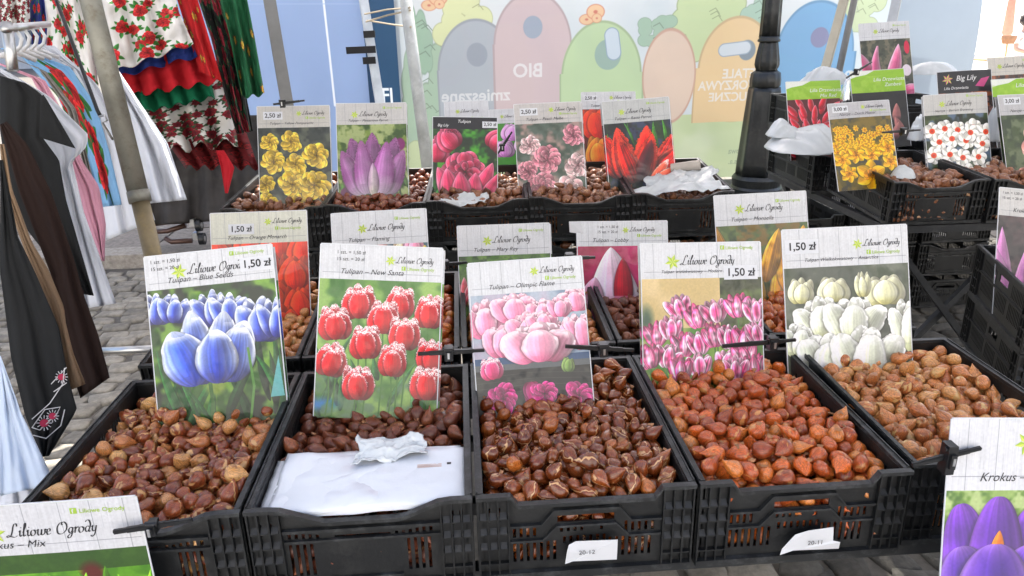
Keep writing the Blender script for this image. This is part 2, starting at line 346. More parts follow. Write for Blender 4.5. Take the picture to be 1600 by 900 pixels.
# ------------------------------------------------------------------ crates
CW, CL, CH = .394, .545, .180
def slotted(mb, U, V, holes, M, t, warp=None, extra=()):
    """panel U=(u0,u1) V=(v0,v1) with rectangular through-holes; M(u,v,w) -> point"""
    us = sorted({round(x, 5) for x in list(U)+[h[k] for h in holes for k in (0, 1)]+list(extra)}); vs = sorted({round(x, 5) for x in list(V)+[h[k] for h in holes for k in (2, 3)]})
    nu, nv = len(us)-1, len(vs)-1
    sol = [[not any(h[0]-1e-6 < (us[i]+us[i+1])/2 < h[1]+1e-6 and h[2] < (vs[j]+vs[j+1])/2 < h[3] for h in holes) for j in range(nv)] for i in range(nu)]
    # merge columns vertically: emit runs of solid cells
    idx = {}; P = []; F = []
    def vid(i, j, k):
        if (i, j, k) not in idx:
            u, v = us[i], vs[j]
            if warp: v = warp(u, v)
            idx[(i, j, k)] = len(P); P.append(M(u, v, t if k else 0))
        return idx[(i, j, k)]
    S = lambda i, j: 0 <= i < nu and 0 <= j < nv and sol[i][j]
    for i in range(nu):
        for j in range(nv):
            if not sol[i][j]: continue
            F.append((vid(i, j, 0), vid(i+1, j, 0), vid(i+1, j+1, 0), vid(i, j+1, 0))); F.append((vid(i, j, 1), vid(i, j+1, 1), vid(i+1, j+1, 1), vid(i+1, j, 1)))
            if not S(i-1, j): F.append((vid(i, j, 0), vid(i, j+1, 0), vid(i, j+1, 1), vid(i, j, 1)))
            if not S(i+1, j): F.append((vid(i+1, j, 0), vid(i+1, j, 1), vid(i+1, j+1, 1), vid(i+1, j+1, 0)))
            if not S(i, j-1): F.append((vid(i, j, 0), vid(i, j, 1), vid(i+1, j, 1), vid(i+1, j, 0)))
            if not S(i, j+1): F.append((vid(i, j+1, 0), vid(i+1, j+1, 0), vid(i+1, j+1, 1), vid(i, j+1, 1)))
    mb.add(P, F)
def dipA(u):
    t = u/CW; return -.030*min(1, max(0, min((t-.14)/.2, (.86-t)/.18)))
def dipB(u):
    t = u/CW; return -.020*min(1, max(0, min((t-.155)/.035, (.845-t)/.035)))
PITCH_S = .0122
def slots(u0, u1, v0, v1, w=.0058, skip=()):
    n = int((u1-u0)/PITCH_S); return [(u0+k*PITCH_S, u0+k*PITCH_S+w, v0, v1) for k in range(n) if k not in skip]
def make_crate(style, stack=1):
    t = empty('bulb_crate'); dip = dipA if style == 'A' else dipB
    warp = lambda u, v: v+dip(u)*max(0, min(1, (v+.075)/.06))
    a, b = .060, CW-.060
    if style == 'A':
        h = slots(a+.006, a+.075, -.069, -.055)+slots(b-.080, b-.004, -.069, -.055)+[(a+.088, b-.088, -.067, -.058)]
        h += slots(a+.006, a+.058, -.150, -.082)+slots(b-.060, b-.004, -.150, -.082)+[(.018, .024, -.06, -.035), (.036, .042, -.06, -.035), (CW-.04, CW-.034, -.06, -.03), (CW-.024, CW-.018, -.06, -.03)]
    else:
        h = slots(a+.004, a+.062, -.097, -.074)+slots(b-.066, b-.004, -.097, -.074)+[(.145, CW-.145, -.067, -.045)]
        h += slots(.150, CW-.148, -.090, -.077, skip=(4, 5))+slots(a+.004, a+.092, -.150, -.108)+slots(b-.095, b-.004, -.150, -.108)+slots(.155, CW-.152, -.115, -.100)+[(.02, .025, -.06, -.03), (.038, .043, -.06, -.03)]
    ex = [CW*k for k in (.10, .155, .19, .24, .34, .5, .66, .7, .76, .81, .845, .9)]
    def panel(name, y, sgn, holes, wp, rp):
        m = MB(); slotted(m, (0, CW), (-CH+.012, -.006), holes, lambda u, v, w: (u, y+sgn*w, v), .0035, wp, ex); return m.build(name, M_CRATE, t)
    panel('front_panel', .012, 1, h, warp, None)
    hb = slots(a, b, -.07, -.03, skip=(7, 8, 14, 15))+slots(a, b, -.15, -.085, skip=(7, 8, 14, 15))
    panel('back_panel', CL-.012, -1, hb, None, None)
    hs = slots(.06, .2, -.07, -.028)+slots(.33, .475, -.07, -.028)+slots(.06, .2, -.14, -.085)+slots(.215, .32, -.14, -.085)+slots(.33, .475, -.14, -.085)+[(.225, .305, -.055, -.03)]
    for sx, s in ((.010, 1), (CW-.010, -1)):
        m = MB(); slotted(m, (0.012, CL-.012), (-CH+.012, -.006), hs, lambda u, v, w, sx=sx, s=s: (sx+s*w, u, v), .0035)
        m.box(*(sorted((sx, sx-s*.006))), .015, CL-.015, -.081, -.075); m.box(*(sorted((sx, sx+s*.007))), .02, CL-.02, -.079, -.076)
        m.build('side_panel', M_CRATE, t)
    m = MB(); slotted(m, (.012, CW-.012), (.014, CL-.014), [(x, x+.03, y, y+.03) for x in [.03+.06*i for i in range(6)] for y in [.04+.07*j for j in range(7)]], lambda u, v, w: (u, v, -CH+.014+w), .003)
    m.build('base', M_CRATE, t)
    # rim: follows the dip at the front
    m = MB(); us = sorted(set([0]+ex+[CW])); F = []
    for y0, y1, dp in ((0, .013, dip), (CL-.013, CL, lambda u: 0)):
        P = []
        for u in us:
            z = dp(u); P += [(u, y0, z-.007), (u, y1, z-.007), (u, y1, z), (u, y0, z)]
        F = [(4*i+k, 4*i+(k+1) % 4, 4*i+4+(k+1) % 4, 4*i+4+k) for i in range(len(us)-1) for k in range(4)]+[(3, 2, 1, 0), tuple(4*(len(us)-1)+k for k in range(4))]
        m.add(P, F)
    for x0, x1 in ((0, .0125), (CW-.0125, CW)): m.box(x0, x1, .0135, CL-.0135, -.0065, .0008)
    for x0, x1 in ((.001, .0035), (CW-.0035, CW-.001)): m.box(x0, x1, .014, CL-.014, .0008, .0035)
    m.build('rim', M_CRATE2, t)
    # ridges on the front: stepped ribbon above and below the hand hole, lip at the foot
    def ribbon(m, pts, d=.006, hgt=.0045):
        P = []; n = len(pts)
        for u, v in pts: P += [(u, .012, v), (u, .012-d, v), (u, .012-d, v-hgt), (u, .012, v-hgt)]
        m.add(P, [(4*i+k, 4*i+(k+1) % 4, 4*i+4+(k+1) % 4, 4*i+4+k) for i in range(n-1) for k in range(4)]+[(0, 1, 2, 3)[::-1], tuple(4*(n-1)+k for k in range(4))])
    m = MB()
    if style == 'A': ribbon(m, [(a, -.047), (b, -.047)], .009, .006); ribbon(m, [(a, -.071), (b, -.071)]); ribbon(m, [(a+.07, -.155), (b-.07, -.155)])
    else:
        ribbon(m, [(a, -.066), (.115, -.066), (.138, -.037), (CW-.138, -.037), (CW-.115, -.066), (b, -.066)], .009)
        ribbon(m, [(a, -.100), (.118, -.100), (.143, -.072), (CW-.143, -.072), (CW-.118, -.100), (b, -.100)], .007)
    m.box(.002, CW-.002, .001, .012, -CH, -CH+.012); m.box(.002, CW-.002, CL-.012, CL-.001, -CH, -CH+.012)
    m.box(.001, .0115, .012, CL-.012, -CH, -CH+.012); m.box(CW-.0115, CW-.001, .012, CL-.012, -CH, -CH+.012)
    m.build('ridge', M_CRATE2, t)
    for cx in (0, 1):
        for cy in (0, 1):
            m = MB()
            X = (lambda u: u) if cx == 0 else (lambda u: CW-u); Y = (lambda v: v) if cy == 0 else (lambda v: CL-v)
            def bx(u0, u1, v0, v1, z0, z1):
                xs = sorted((X(u0), X(u1))); ys = sorted((Y(v0), Y(v1))); m.box(xs[0], xs[1], ys[0], ys[1], z0, z1)
            for u in (.0015, .019, .037, .0555): bx(u, u+.0028, .0025, .0118, -CH+.0125, -.0075)
            for z in (-.052, -.084, -.116, -.148): bx(.0045, .0552, .0035, .0119, z, z+.003)
            for v in (.02, .04, .06): bx(.002, .0098, v, v+.0028, -CH+.0125, -.0075)
            for z in (-.052, -.084, -.116, -.148): bx(.003, .0097, .0125, .062, z+.0002, z+.0032)
            # gusset wedges on the shelves
            for z in (-.052, -.084, -.116):
                for u in (.0045, .022, .040):
                    a_ = [(X(u+.001), Y(.0036), z+.0031), (X(u+.0135), Y(.0036), z+.0031), (X(u+.0135), Y(.0118), z+.012), (X(u+.001), Y(.0118), z+.012), (X(u+.001), Y(.0118), z+.0031), (X(u+.0135), Y(.0118), z+.0031)]
                    m.add(a_, [(0, 1, 2, 3), (0, 3, 4), (1, 5, 2), (0, 4, 5, 1), (4, 3, 2, 5)])
            m.build('corner_post', M_CRATE, t)
    return t
_cr = {}
def crate(style, loc, rz=0, label='', group=None, tilt=0, sx=1):
    if style not in _cr: o = _cr[style] = make_crate(style); first = True
    else: o = copy_tree(_cr[style])
    o.location = loc; o.rotation_euler = (tilt, 0, rz); o.scale = (sx, 1, 1); tag(o, label, 'crate', group)
    return o

# ------------------------------------------------------------------ bulbs
def bulb_geo(seed, nu=14, slim=1., tip=1.3):
    r = np.random.RandomState(seed); prof = [(.02, -.80), (.40, -.80), (.78, -.58), (.98, -.18), (.97, .12), (.80, .46), (.52, .80), (.22, 1.12), (.03, tip+.1)]
    V = []; L = []; ph = r.rand(4)*6.28
    for i, (rad, z) in enumerate(prof):
        for k in range(nu):
            t = 2*math.pi*k/nu; f = 1+.07*math.sin(2*t+ph[0])+.05*math.sin(3*t+ph[1]+z*2)+.03*math.sin(5*t+ph[2]); sk = .10*math.sin(ph[3])*(z+.8)
            fl = 1-.22*max(0, math.cos(t-ph[0]))**2; bz = max(0, z)**2; V.append((rad*f*fl*math.cos(t)*slim+sk+.22*bz*math.cos(ph[1]), rad*f*fl*math.sin(t)*.88+.22*bz*math.sin(ph[1]), (z+.05)*1.10*(1+.05*math.sin(2*t+ph[3])))); L.append((math.cos(t)*rad, math.sin(t)*rad, z))
    F = [(i*nu+k, i*nu+(k+1) % nu, (i+1)*nu+(k+1) % nu, (i+1)*nu+k) for i in range(len(prof)-1) for k in range(nu)]
    F += [tuple(range(nu))[::-1], tuple((len(prof)-1)*nu+k for k in range(nu))]
    return np.array(V, np.float32), F, np.array(L, np.float32)
def bulb_mat(name, stops, cream=(.62, .42, .22), cream_amt=.5, line_amt=.5, rough=.33, coat=.35):
    coat *= .8
    m = bpy.data.materials.new(name); m.use_nodes = True; nt = m.node_tree; p = nt.nodes['Principled BSDF']; L = nt.links.new
    at1 = _n(nt, 'ShaderNodeAttribute', attribute_name='rnd'); oi = _n(nt, 'ShaderNodeObjectInfo'); bl = _n(nt, 'ShaderNodeAttribute', attribute_name='bl')
    ad = _n(nt, 'ShaderNodeMath', operation='ADD'); L(at1.outputs['Fac'], ad.inputs[0]); L(oi.outputs['Random'], ad.inputs[1])
    fr = _n(nt, 'ShaderNodeMath', operation='FRACT'); L(ad.outputs[0], fr.inputs[0])
    ml = _n(nt, 'ShaderNodeMath', operation='MULTIPLY'); L(ad.outputs[0], ml.inputs[0]); ml.inputs[1].default_value = 53.7
    va = _n(nt, 'ShaderNodeVectorMath', operation='ADD'); L(bl.outputs['Vector'], va.inputs[0]); L(ml.outputs[0], va.inputs[1])
    cr = _n(nt, 'ShaderNodeValToRGB'); e = cr.color_ramp.elements
    while len(e) < len(stops): e.new(.5)
    for i, c in enumerate(stops): e[i].position = i/(len(stops)-1); e[i].color = (*c, 1)
    L(fr.outputs[0], cr.inputs[0])
    # skin mottling with streaks that run from root to tip
    mp = _n(nt, 'ShaderNodeMapping'); mp.inputs['Scale'].default_value = (7, 7, 1.1); L(va.outputs[0], mp.inputs[0])
    n1 = _n(nt, 'ShaderNodeTexNoise', i_Scale=1.2, i_Detail=5.0, i_Roughness=.6); L(mp.outputs[0], n1.inputs['Vector'])
    hs = _n(nt, 'ShaderNodeMix', data_type='RGBA', blend_type='MULTIPLY'); hs.inputs[0].default_value = 1; L(cr.outputs[0], hs.inputs[6])
    r1 = _n(nt, 'ShaderNodeValToRGB'); r1.color_ramp.elements[0].position = .3; r1.color_ramp.elements[0].color = (.42, .36, .34, 1); r1.color_ramp.elements[1].position = .72; r1.color_ramp.elements[1].color = (1.6, 1.5, 1.35, 1)
    L(n1.outputs[0], r1.inputs[0]); L(r1.outputs[0], hs.inputs[7])
    # big patches where the tunic has come off
    n2 = _n(nt, 'ShaderNodeTexNoise', i_Scale=.85, i_Detail=3.0, i_Distortion=.6); L(va.outputs[0], n2.inputs['Vector'])
    r2 = _n(nt, 'ShaderNodeMapRange'); lo = .74-.2*cream_amt; r2.inputs[1].default_value = lo; r2.inputs[2].default_value = lo+.07; L(n2.outputs[0], r2.inputs[0])
    # thin pale splits along a meridian
    sp = _n(nt, 'ShaderNodeSeparateXYZ'); L(bl.outputs['Vector'], sp.inputs[0]); n3 = _n(nt, 'ShaderNodeTexNoise', i_Scale=.9, i_Detail=2.0); L(va.outputs[0], n3.inputs['Vector'])
    s1 = _n(nt, 'ShaderNodeMath', operation='MULTIPLY_ADD'); L(n3.outputs[0], s1.inputs[0]); s1.inputs[1].default_value = 1.6; L(sp.outputs[0], s1.inputs[2])
    s2 = _n(nt, 'ShaderNodeMath', operation='SUBTRACT'); L(s1.outputs[0], s2.inputs[0]); s2.inputs[1].default_value = .8
    s3 = _n(nt, 'ShaderNodeMath', operation='ABSOLUTE'); L(s2.outputs[0], s3.inputs[0])
    s4 = _n(nt, 'ShaderNodeMapRange'); s4.inputs[1].default_value = .045; s4.inputs[2].default_value = .085; s4.inputs[3].default_value = 1; s4.inputs[4].default_value = 0; L(s3.outputs[0], s4.inputs[0])
    s5 = _n(nt, 'ShaderNodeMath', operation='LESS_THAN'); L(fr.outputs[0], s5.inputs[0]); s5.inputs[1].default_value = line_amt
    s6 = _n(nt, 'ShaderNodeMath', operation='MULTIPLY'); L(s4.outputs[0], s6.inputs[0]); L(s5.outputs[0], s6.inputs[1])
    mx = _n(nt, 'ShaderNodeMath', operation='MAXIMUM'); L(r2.outputs[0], mx.inputs[0]); L(s6.outputs[0], mx.inputs[1])
    fin = _n(nt, 'ShaderNodeMix', data_type='RGBA'); L(mx.outputs[0], fin.inputs[0]); L(hs.outputs[2], fin.inputs[6]); fin.inputs[7].default_value = (*cream, 1)
    L(fin.outputs[2], p.inputs['Base Color']); p.inputs['Roughness'].default_value = rough; p.inputs['Coat Weight'].default_value = coat; p.inputs['Coat Roughness'].default_value = .09
    b = _n(nt, 'ShaderNodeBump', i_Strength=.35, i_Distance=.0015); a2 = _n(nt, 'ShaderNodeMath', operation='SUBTRACT'); L(n1.outputs[0], a2.inputs[0]); L(mx.outputs[0], a2.inputs[1]); L(a2.outputs[0], b.inputs['Height']); L(b.outputs[0], p.inputs['Normal'])
    return m
BM = {
 'mixed': bulb_mat('brown_and_cream_bulb_skin', [(.15, .034, .013), (.36, .09, .026), (.19, .042, .015), (.46, .16, .05), (.64, .38, .14)], (.64, .36, .14), .80, .25, .30, .6),
 'matte': bulb_mat('matte_dark_brown_bulb_skin', [(.13, .034, .016), (.19, .052, .023), (.11, .030, .015), (.24, .075, .03)], (.5, .26, .11), .35, .18, .38, .25),
 'glossy': bulb_mat('glossy_chestnut_bulb_skin', [(.13, .030, .008), (.28, .072, .016), (.16, .036, .010), (.48, .15, .03)], (.66, .38, .17), .55, .5, .20, .8),
 'red': bulb_mat('orange_red_bulb_skin', [(.54, .11, .024), (.30, .065, .02), (.64, .14, .024), (.60, .23, .05)], (.62, .28, .09), .6, .10, .28, .6),
 'tan': bulb_mat('pale_tan_bulb_skin', [(.60, .24, .08), (.44, .14, .045), (.68, .36, .13), (.56, .20, .06)], (.70, .44, .17), .75, .12, .30, .5),
 'dusky': bulb_mat('dull_brown_bulb_skin', [(.12, .045, .022), (.20, .078, .036), (.27, .115, .055), (.10, .04, .022)], (.45, .25, .12), .6, .2, .4),
}
def pack(seed, n_r=(.0150, .0205), y1=CL, depth=.062, trench=.075, y0=0.):
    """settle spheres in a crate: a few layers on top, a full-depth band behind the front panel"""
    r = np.random.RandomState(seed); x0, x1, ya, yb = .016, CW-.016, .018, y1-.02
    rm = (n_r[0]+n_r[1])/2; n = int((x1-x0)*(yb-ya)*depth*.64/(4.19*rm**3))+int((x1-x0)*trench*.085*.64/(4.19*rm**3))
    rad = r.uniform(*n_r, n); P = np.stack([r.uniform(x0, x1, n), r.uniform(ya, yb, n), r.uniform(-.10, .02, n)], 1)
    k = int((x1-x0)*trench*.11*.64/(4.19*rm**3)); P[:k, 1] = r.uniform(ya, ya+trench, k); P[:k, 2] = r.uniform(-.16, -.04, k)
    for it in range(150):
        P[:, 2] -= .0012 if it < 120 else .0003
        fl = np.where(P[:, 1] < ya+trench, -CH+.018, -.018-depth); P[:, 2] = np.maximum(P[:, 2], fl+rad)
        for q in range(2):
            D = P[:, None]-P[None]; d2 = (D**2).sum(-1); S = rad[:, None]+rad[None]; np.fill_diagonal(d2, 1)
            I, J = np.nonzero(d2 < S*S); dd = np.sqrt(d2[I, J])+1e-6; push = ((S[I, J]-dd)/dd*.48)[:, None]*D[I, J]*.5*1.0
            np.add.at(P, I, push)
            P[:, 0] = np.clip(P[:, 0], x0+rad, x1-rad); P[:, 1] = np.clip(P[:, 1], ya+rad, yb-rad)
    P[:, 2] = np.minimum(P[:, 2], .012)
    return P, rad
# ------------------------------------------------------------------ crates on the three steps of the stall
NM1 = ['blue tulip', 'fringed red tulip', 'pale pink tulip', 'striped tulip', 'white tulip']
NM2 = ['orange tulip', 'mixed pastel tulip', 'red and white star tulip', 'magenta close-up tulip', 'yellow and orange tulip']
NM3 = ['yellow double tulip', 'lilac fringed tulip', 'dark-header pink peony tulip', 'pale pink double tulip', 'scarlet parrot tulip']
Z1 = .80
FILL = []          # (matrix of crate, fill id, material key, ymax visible only)
S1, S2, S3 = 'AABBB', 'BABBB', 'AAAAA'
F1 = ['mixed', 'matte', 'glossy', 'red', 'tan']; F2 = ['tan', 'red', 'tan', 'matte', 'red']; F3 = ['dusky', 'matte', 'dusky', 'dusky', 'dusky']
def place(style, x, y, z, rz, tilt, label, group, fill=None, fid=0, dz=0, keep=1, sx=1):
    c = crate(style, (x, y, z), rz, label, group, tilt, sx)
    if fill: FILL.append((Matrix.Translation((x, y, z)) @ Matrix.Rotation(rz, 4, 'Z') @ Matrix.Rotation(tilt, 4, 'X') @ Matrix.Diagonal((sx, 1, 1, 1)), fid, fill, dz, keep))
    return c
GF = 'black bulb crates in the front row'
for k in range(5):
    extra = ['', ' and white bags', ' and a white slip', ' and a torn slip', ''][k]
    place(S1[k], -.80+.40*k+(.006 if k == 4 else 0), [-.0, .0, .0, -.0, .02][k], Z1, [0, 0, 0, .004, -.015][k], 0, f'black crate in the front row with the {NM1[k]} card'+extra, GF, F1[k], k, [-.004, -.012, .002, .004, -.004][k])
for k in range(5):
    place(S2[k], -.82+.40*k, .625, Z1, 0, .055, f'black plastic crate in the middle row holding the {NM2[k]} card', 'black bulb crates in the middle row', F2[k], (k+2) % 5, -.01)
R3 = -.045
def r3(k, dy=0): return (-.935+.3955*k, 1.755-.0275*k*.8+dy)
for k in range(5):
    x, y = r3(k); z = .925+.005*k
    place(S3[k], x, y, z, R3, .06, f'dipped-front black crate in the back row with the {NM3[k]} card', 'black bulb crates in the back row', F3[k], (k+1) % 5, -.006 if k < 4 else -.03)
    place('BABAA'[k], x+.002, y+.004, z-CH-.003, R3, .0, f'black crate underneath the back row crate with {NM3[k]} card', 'lower crates carrying the back row', 'dusky', (k+3) % 5, -.03, 0)

# ------------------------------------------------------------------ bulbs: 300 singles (the nearest in view), all others one mass
fills = {i: pack(10+i, (.0120, .0182) if i in (0, 2) else (.0135, .0188)) for i in range(5)}
VAR = [bulb_geo(s, 14, sl, tp) for s, sl, tp in ((1, 1, 1.3), (2, .95, 1.15), (3, .88, 1.4), (4, 1.05, 1.05), (5, .9, 1.25), (6, 1.0, 1.2))]
LOW = [bulb_geo(s, 8, 1, 1.25) for s in (11, 12, 13)]
allb = []
rb = random.Random(3)
for M, fid, key, dz, keep in FILL:
    P, rad = fills[fid]
    for (x, y, z), r_ in zip(P, rad):
        if keep == 0 and y > .09: continue
        if key == 'matte' and fid == 1 and y < .215 and z > -.055: continue
        w = M @ Vector((x, y, z+dz)); d = (np.array(w)-CAM_LOC); dep = d @ FX
        px = 800+FPX*(d @ RX)/dep; py = 450-FPX*(d @ UX)/dep
        top = z > -.042
        allb.append([w, r_, key, dep, (0 < px < 1600 and py < 905) and top, M])
PLACE = {'mixed': 'mottled brown bulb in the blue tulip crate', 'matte': 'matte dark brown bulb behind the white bags',
         'glossy': 'glossy chestnut bulb in the pale pink tulip crate', 'red': 'orange-red bulb in the striped tulip crate', 'tan': 'pale tan bulb in the white tulip crate'}
vis = [b for b in allb if b[4] and b[3] < 1.95 and not (b[2] == 'matte' and b[0].y < .29)]
vis.sort(key=lambda b: b[3]/b[1]); single = vis[:300]; sid = set(map(id, single))
def rq():
    q = Vector((rb.gauss(0, 1), rb.gauss(0, 1), rb.gauss(0, .8))).normalized(); return q.to_track_quat('Z', 'Y').to_matrix() @ Matrix.Rotation(rb.uniform(0, 6.28), 3, 'Z')
def set_attrs(me, L, rnd):
    a = me.attributes.new('bl', 'FLOAT_VECTOR', 'POINT'); a.data.foreach_set('vector', np.ascontiguousarray(L, np.float32).ravel())
    a = me.attributes.new('rnd', 'FLOAT', 'POINT'); a.data.foreach_set('value', np.ascontiguousarray(rnd, np.float32))
bmesh_cache = {}
def bulb_mesh(vi, key):
    if (vi, key) not in bmesh_cache:
        V, F, L = VAR[vi]; me = bpy.data.meshes.new('bulb'); me.from_pydata(V.tolist(), [], F); me.materials.append(BM[key]); me.polygons.foreach_set('use_smooth', [True]*len(F))
        set_attrs(me, L, np.zeros(len(V))); bmesh_cache[(vi, key)] = me
    return bmesh_cache[(vi, key)]
for w, r_, key, dep, v, M in single:
    o = mobj('tulip_bulb', bulb_mesh(rb.randrange(6), key)); m = rq(); s = r_*1.09
    o.matrix_world = Matrix.Translation(w) @ m.to_4x4() @ Matrix.Scale(s, 4); lw = M.inverted() @ w; u_, v_ = lw.x/CW, lw.y/CL
    zone = ('at front rim', 'just behind front rim', 'midway back', 'near the card')[min(3, int(v_*4.4))]+', '+('hard left', 'left of centre', 'centre', 'right of centre', 'hard right')[min(4, int(u_*5))]
    tag(o, PLACE[key]+' '+zone, 'bulb', key+' bulbs, '+zone)
keys = list(BM); Vs = []; Fs = []; Ls = []; Rn = []; Mi = []; n0 = 0
for b in allb:
    if id(b) in sid: continue
    w, r_, key, dep, v, M = b
    V, F, L = VAR[rb.randrange(6)] if (v and dep < 2.0) else LOW[rb.randrange(3)]
    A = np.array(rq())*(r_*1.09); Vs.append(V @ A.T+np.array(w)); Ls.append(L); rr = rb.random(); Rn.append(np.full(len(V), rr)); Fs += [tuple(i+n0 for i in f) for f in F]; Mi += [keys.index(key)]*len(F); n0 += len(V)
me = bpy.data.meshes.new('heaped_bulbs'); me.from_pydata(np.concatenate(Vs).tolist(), [], Fs)
for k in keys: me.materials.append(BM[k])
me.polygons.foreach_set('material_index', Mi); me.polygons.foreach_set('use_smooth', [True]*len(Fs)); set_attrs(me, np.concatenate(Ls), np.concatenate(Rn)); me.update()
tag(mobj('heaped_bulbs', me), 'brown tulip bulbs filling the black crates of the stall', 'bulbs', kind='stuff')

# ------------------------------------------------------------------ frame of the stall
t = empty('stall_rack', (-.85, .0, 0), 0, 'dark steel rack under the rows of bulb crates', 'rack')
def part_bars(name, bars, parent, m=M_STEEL):
    for a, b, w, h in bars:
        q = MB(); q.bar(Vector(a)-parent.location, Vector(b)-parent.location, w, h); q.build(name, m, parent)
zt = Z1-CH-.0155
part_bars('rail', [((-.84, y, zt), (1.24, y, zt), .03, .028) for y in (.045, .25, .50, .66, 1.12)], t)
part_bars('rail', [((-.95, y, .72-.18+.02), (1.1, y, .72-.18+.02), .03, .028) for y in (1.80, 2.2)], t)
part_bars('leg', [((x, y, 0), (x, y, zt-.015), .03, .03) for x in (-.8, .2, 1.2) for y in (.03, 1.1)], t)
part_bars('leg', [((x, y, 0), (x, y, .54), .03, .03) for x in (-.9, .1, 1.05) for y in (1.8, 2.2)], t)
# ------------------------------------------------------------------ flower cards
CWD = .288
def card_canvas(hh=.32, W=460, asp=1.42, tone=(226, 229, 234), seed=1, bgc=(90, 130, 70)):
    C = canvas(W, int(W*asp), bgc); return C
PK = {
 'blue': ((50, 50, 140), (48, 78, 192), (228, 234, 250)), 'red': ((150, 10, 25), (210, 22, 42), (235, 60, 75)), 'pink': ((235, 130, 170), (240, 160, 190), (250, 205, 220)),
 'stripe': ((238, 205, 220), (210, 60, 130), (248, 225, 236)), 'stripe2': ((225, 110, 165), (246, 218, 232), (205, 60, 125)), 'white': ((205, 210, 160), (226, 230, 212), (246, 248, 246)),
 'orange': ((200, 40, 15), (226, 62, 25), (245, 110, 50)), 'lilac': ((190, 170, 200), (165, 110, 165), (140, 60, 130)), 'peony': ((150, 25, 60), (205, 65, 105), (240, 160, 185)),
 'yellow': ((200, 150, 30), (232, 196, 70), (248, 226, 120)), 'rosy': ((190, 90, 120), (220, 140, 160), (240, 195, 200)), 'scarlet': ((120, 10, 15), (215, 30, 22), (245, 85, 50)),
 'hotpink': ((160, 20, 100), (205, 40, 135), (240, 130, 190)), 'purple': ((60, 25, 120), (100, 50, 170), (150, 100, 205))}
def leaves(C, n, y0, y1, seed, c=(55, 110, 48), hmin=.2, hmax=.5):
    r = random.Random(seed)
    for k in range(n): leaf(C, r.uniform(0, 1), r.uniform(y0, y1), r.uniform(.03, .08), r.uniform(hmin, hmax), r.uniform(-28, 28), dark(c, r.uniform(.6, 1.4)), r.uniform(-.3, .3))
def stems(C, pts, y1, wd=.013, c=(95, 140, 70)):
    for x, y in pts: line(C, [(x, y), (x+.01, (y+y1)/2), (x-.01, y1)], wd, c)
def p_blue(C):
    C[:] = c3((38, 58, 34)); blobs(C, [(30, 45, 30), (80, 130, 50), (150, 190, 80), (60, 100, 45)], 60, 3); leaves(C, 16, 1.2, 1.5, 2, (48, 100, 50), .4, .8)
    for x, y, w, h, a in ((.05, .56, .22, .24, 0), (.18, .56, .2, .22, 8), (.50, .62, .24, .28, -5), (.62, .64, .22, .26, 4), (.84, .78, .32, .34, 6), (.97, .76, .22, .3, 4)): tulip(C, x, y-.02, w*.9, h*1.05, PK['blue'], a, 1.4, fringe=.14, fcell=.15, fcol=(236, 240, 252), ep=1.3, flare=1.9, tp=.85)
    ell(C, .46, 1.07, .10, .09, (150, 170, 80), 20); stems(C, [(.42, 1.0)], 1.4, .03, (90, 130, 70)); [petal(C, .42+a, 1.05, w_*1.15, h_, g, b_, m_, (225, 232, 248), fringe=.12, fcell=.15, fcol=(238, 242, 252), p=.84, q=.6, streak=.14, line=.4, ep=e_, bend=bd) for a, w_, h_, g, bd, e_, b_, m_ in ((-.04, .24, .60, -6, 0, .8, (40, 50, 140), (48, 78, 185)), (.10, .24, .57, 6, 0, .8, (40, 50, 140), (46, 74, 180)), (.15, .26, .50, 14, .1, .8, (45, 55, 150), (50, 84, 195)), (-.10, .34, .47, -14, -.1, 1.5, (52, 66, 165), (60, 100, 212)), (.17, .26, .46, 15, .0, .9, (45, 60, 155), (50, 84, 198)), (.06, .30, .43, 3, .0, 1.3, (50, 60, 160), (54, 88, 202)))]
    line(C, [(.70, 1.42), (.76, 1.1), (.74, .8)], .02, (110, 160, 80)); poly(C, [(.88, 1.2), (.97, .88), (.99, 1.2)], (120, 190, 190))
def p_red(C):
    C[:] = c3((110, 150, 85)); blobs(C, [(140, 180, 95), (85, 135, 65), (170, 200, 120)], 70, 5); leaves(C, 14, 1.1, 1.5, 7, (90, 140, 90)); ell(C, .05, 1.32, .2, .08, (40, 140, 200), 30); blobs(C[500:], [(120, 150, 120)], 40, 6)
    T = [(.33, .60), (.66, .59), (.90, .66), (.53, .72), (.15, .78), (.40, .93), (.71, .85), (.10, 1.08), (.61, 1.07), (.34, 1.27), (.93, 1.02), (.91, 1.26)]
    stems(C, T, 1.4); [tulip(C, x, y+.01, .235, .29, PK['red'], (i*37 % 13)-6, 1, .38) for i, (x, y) in enumerate(T)]
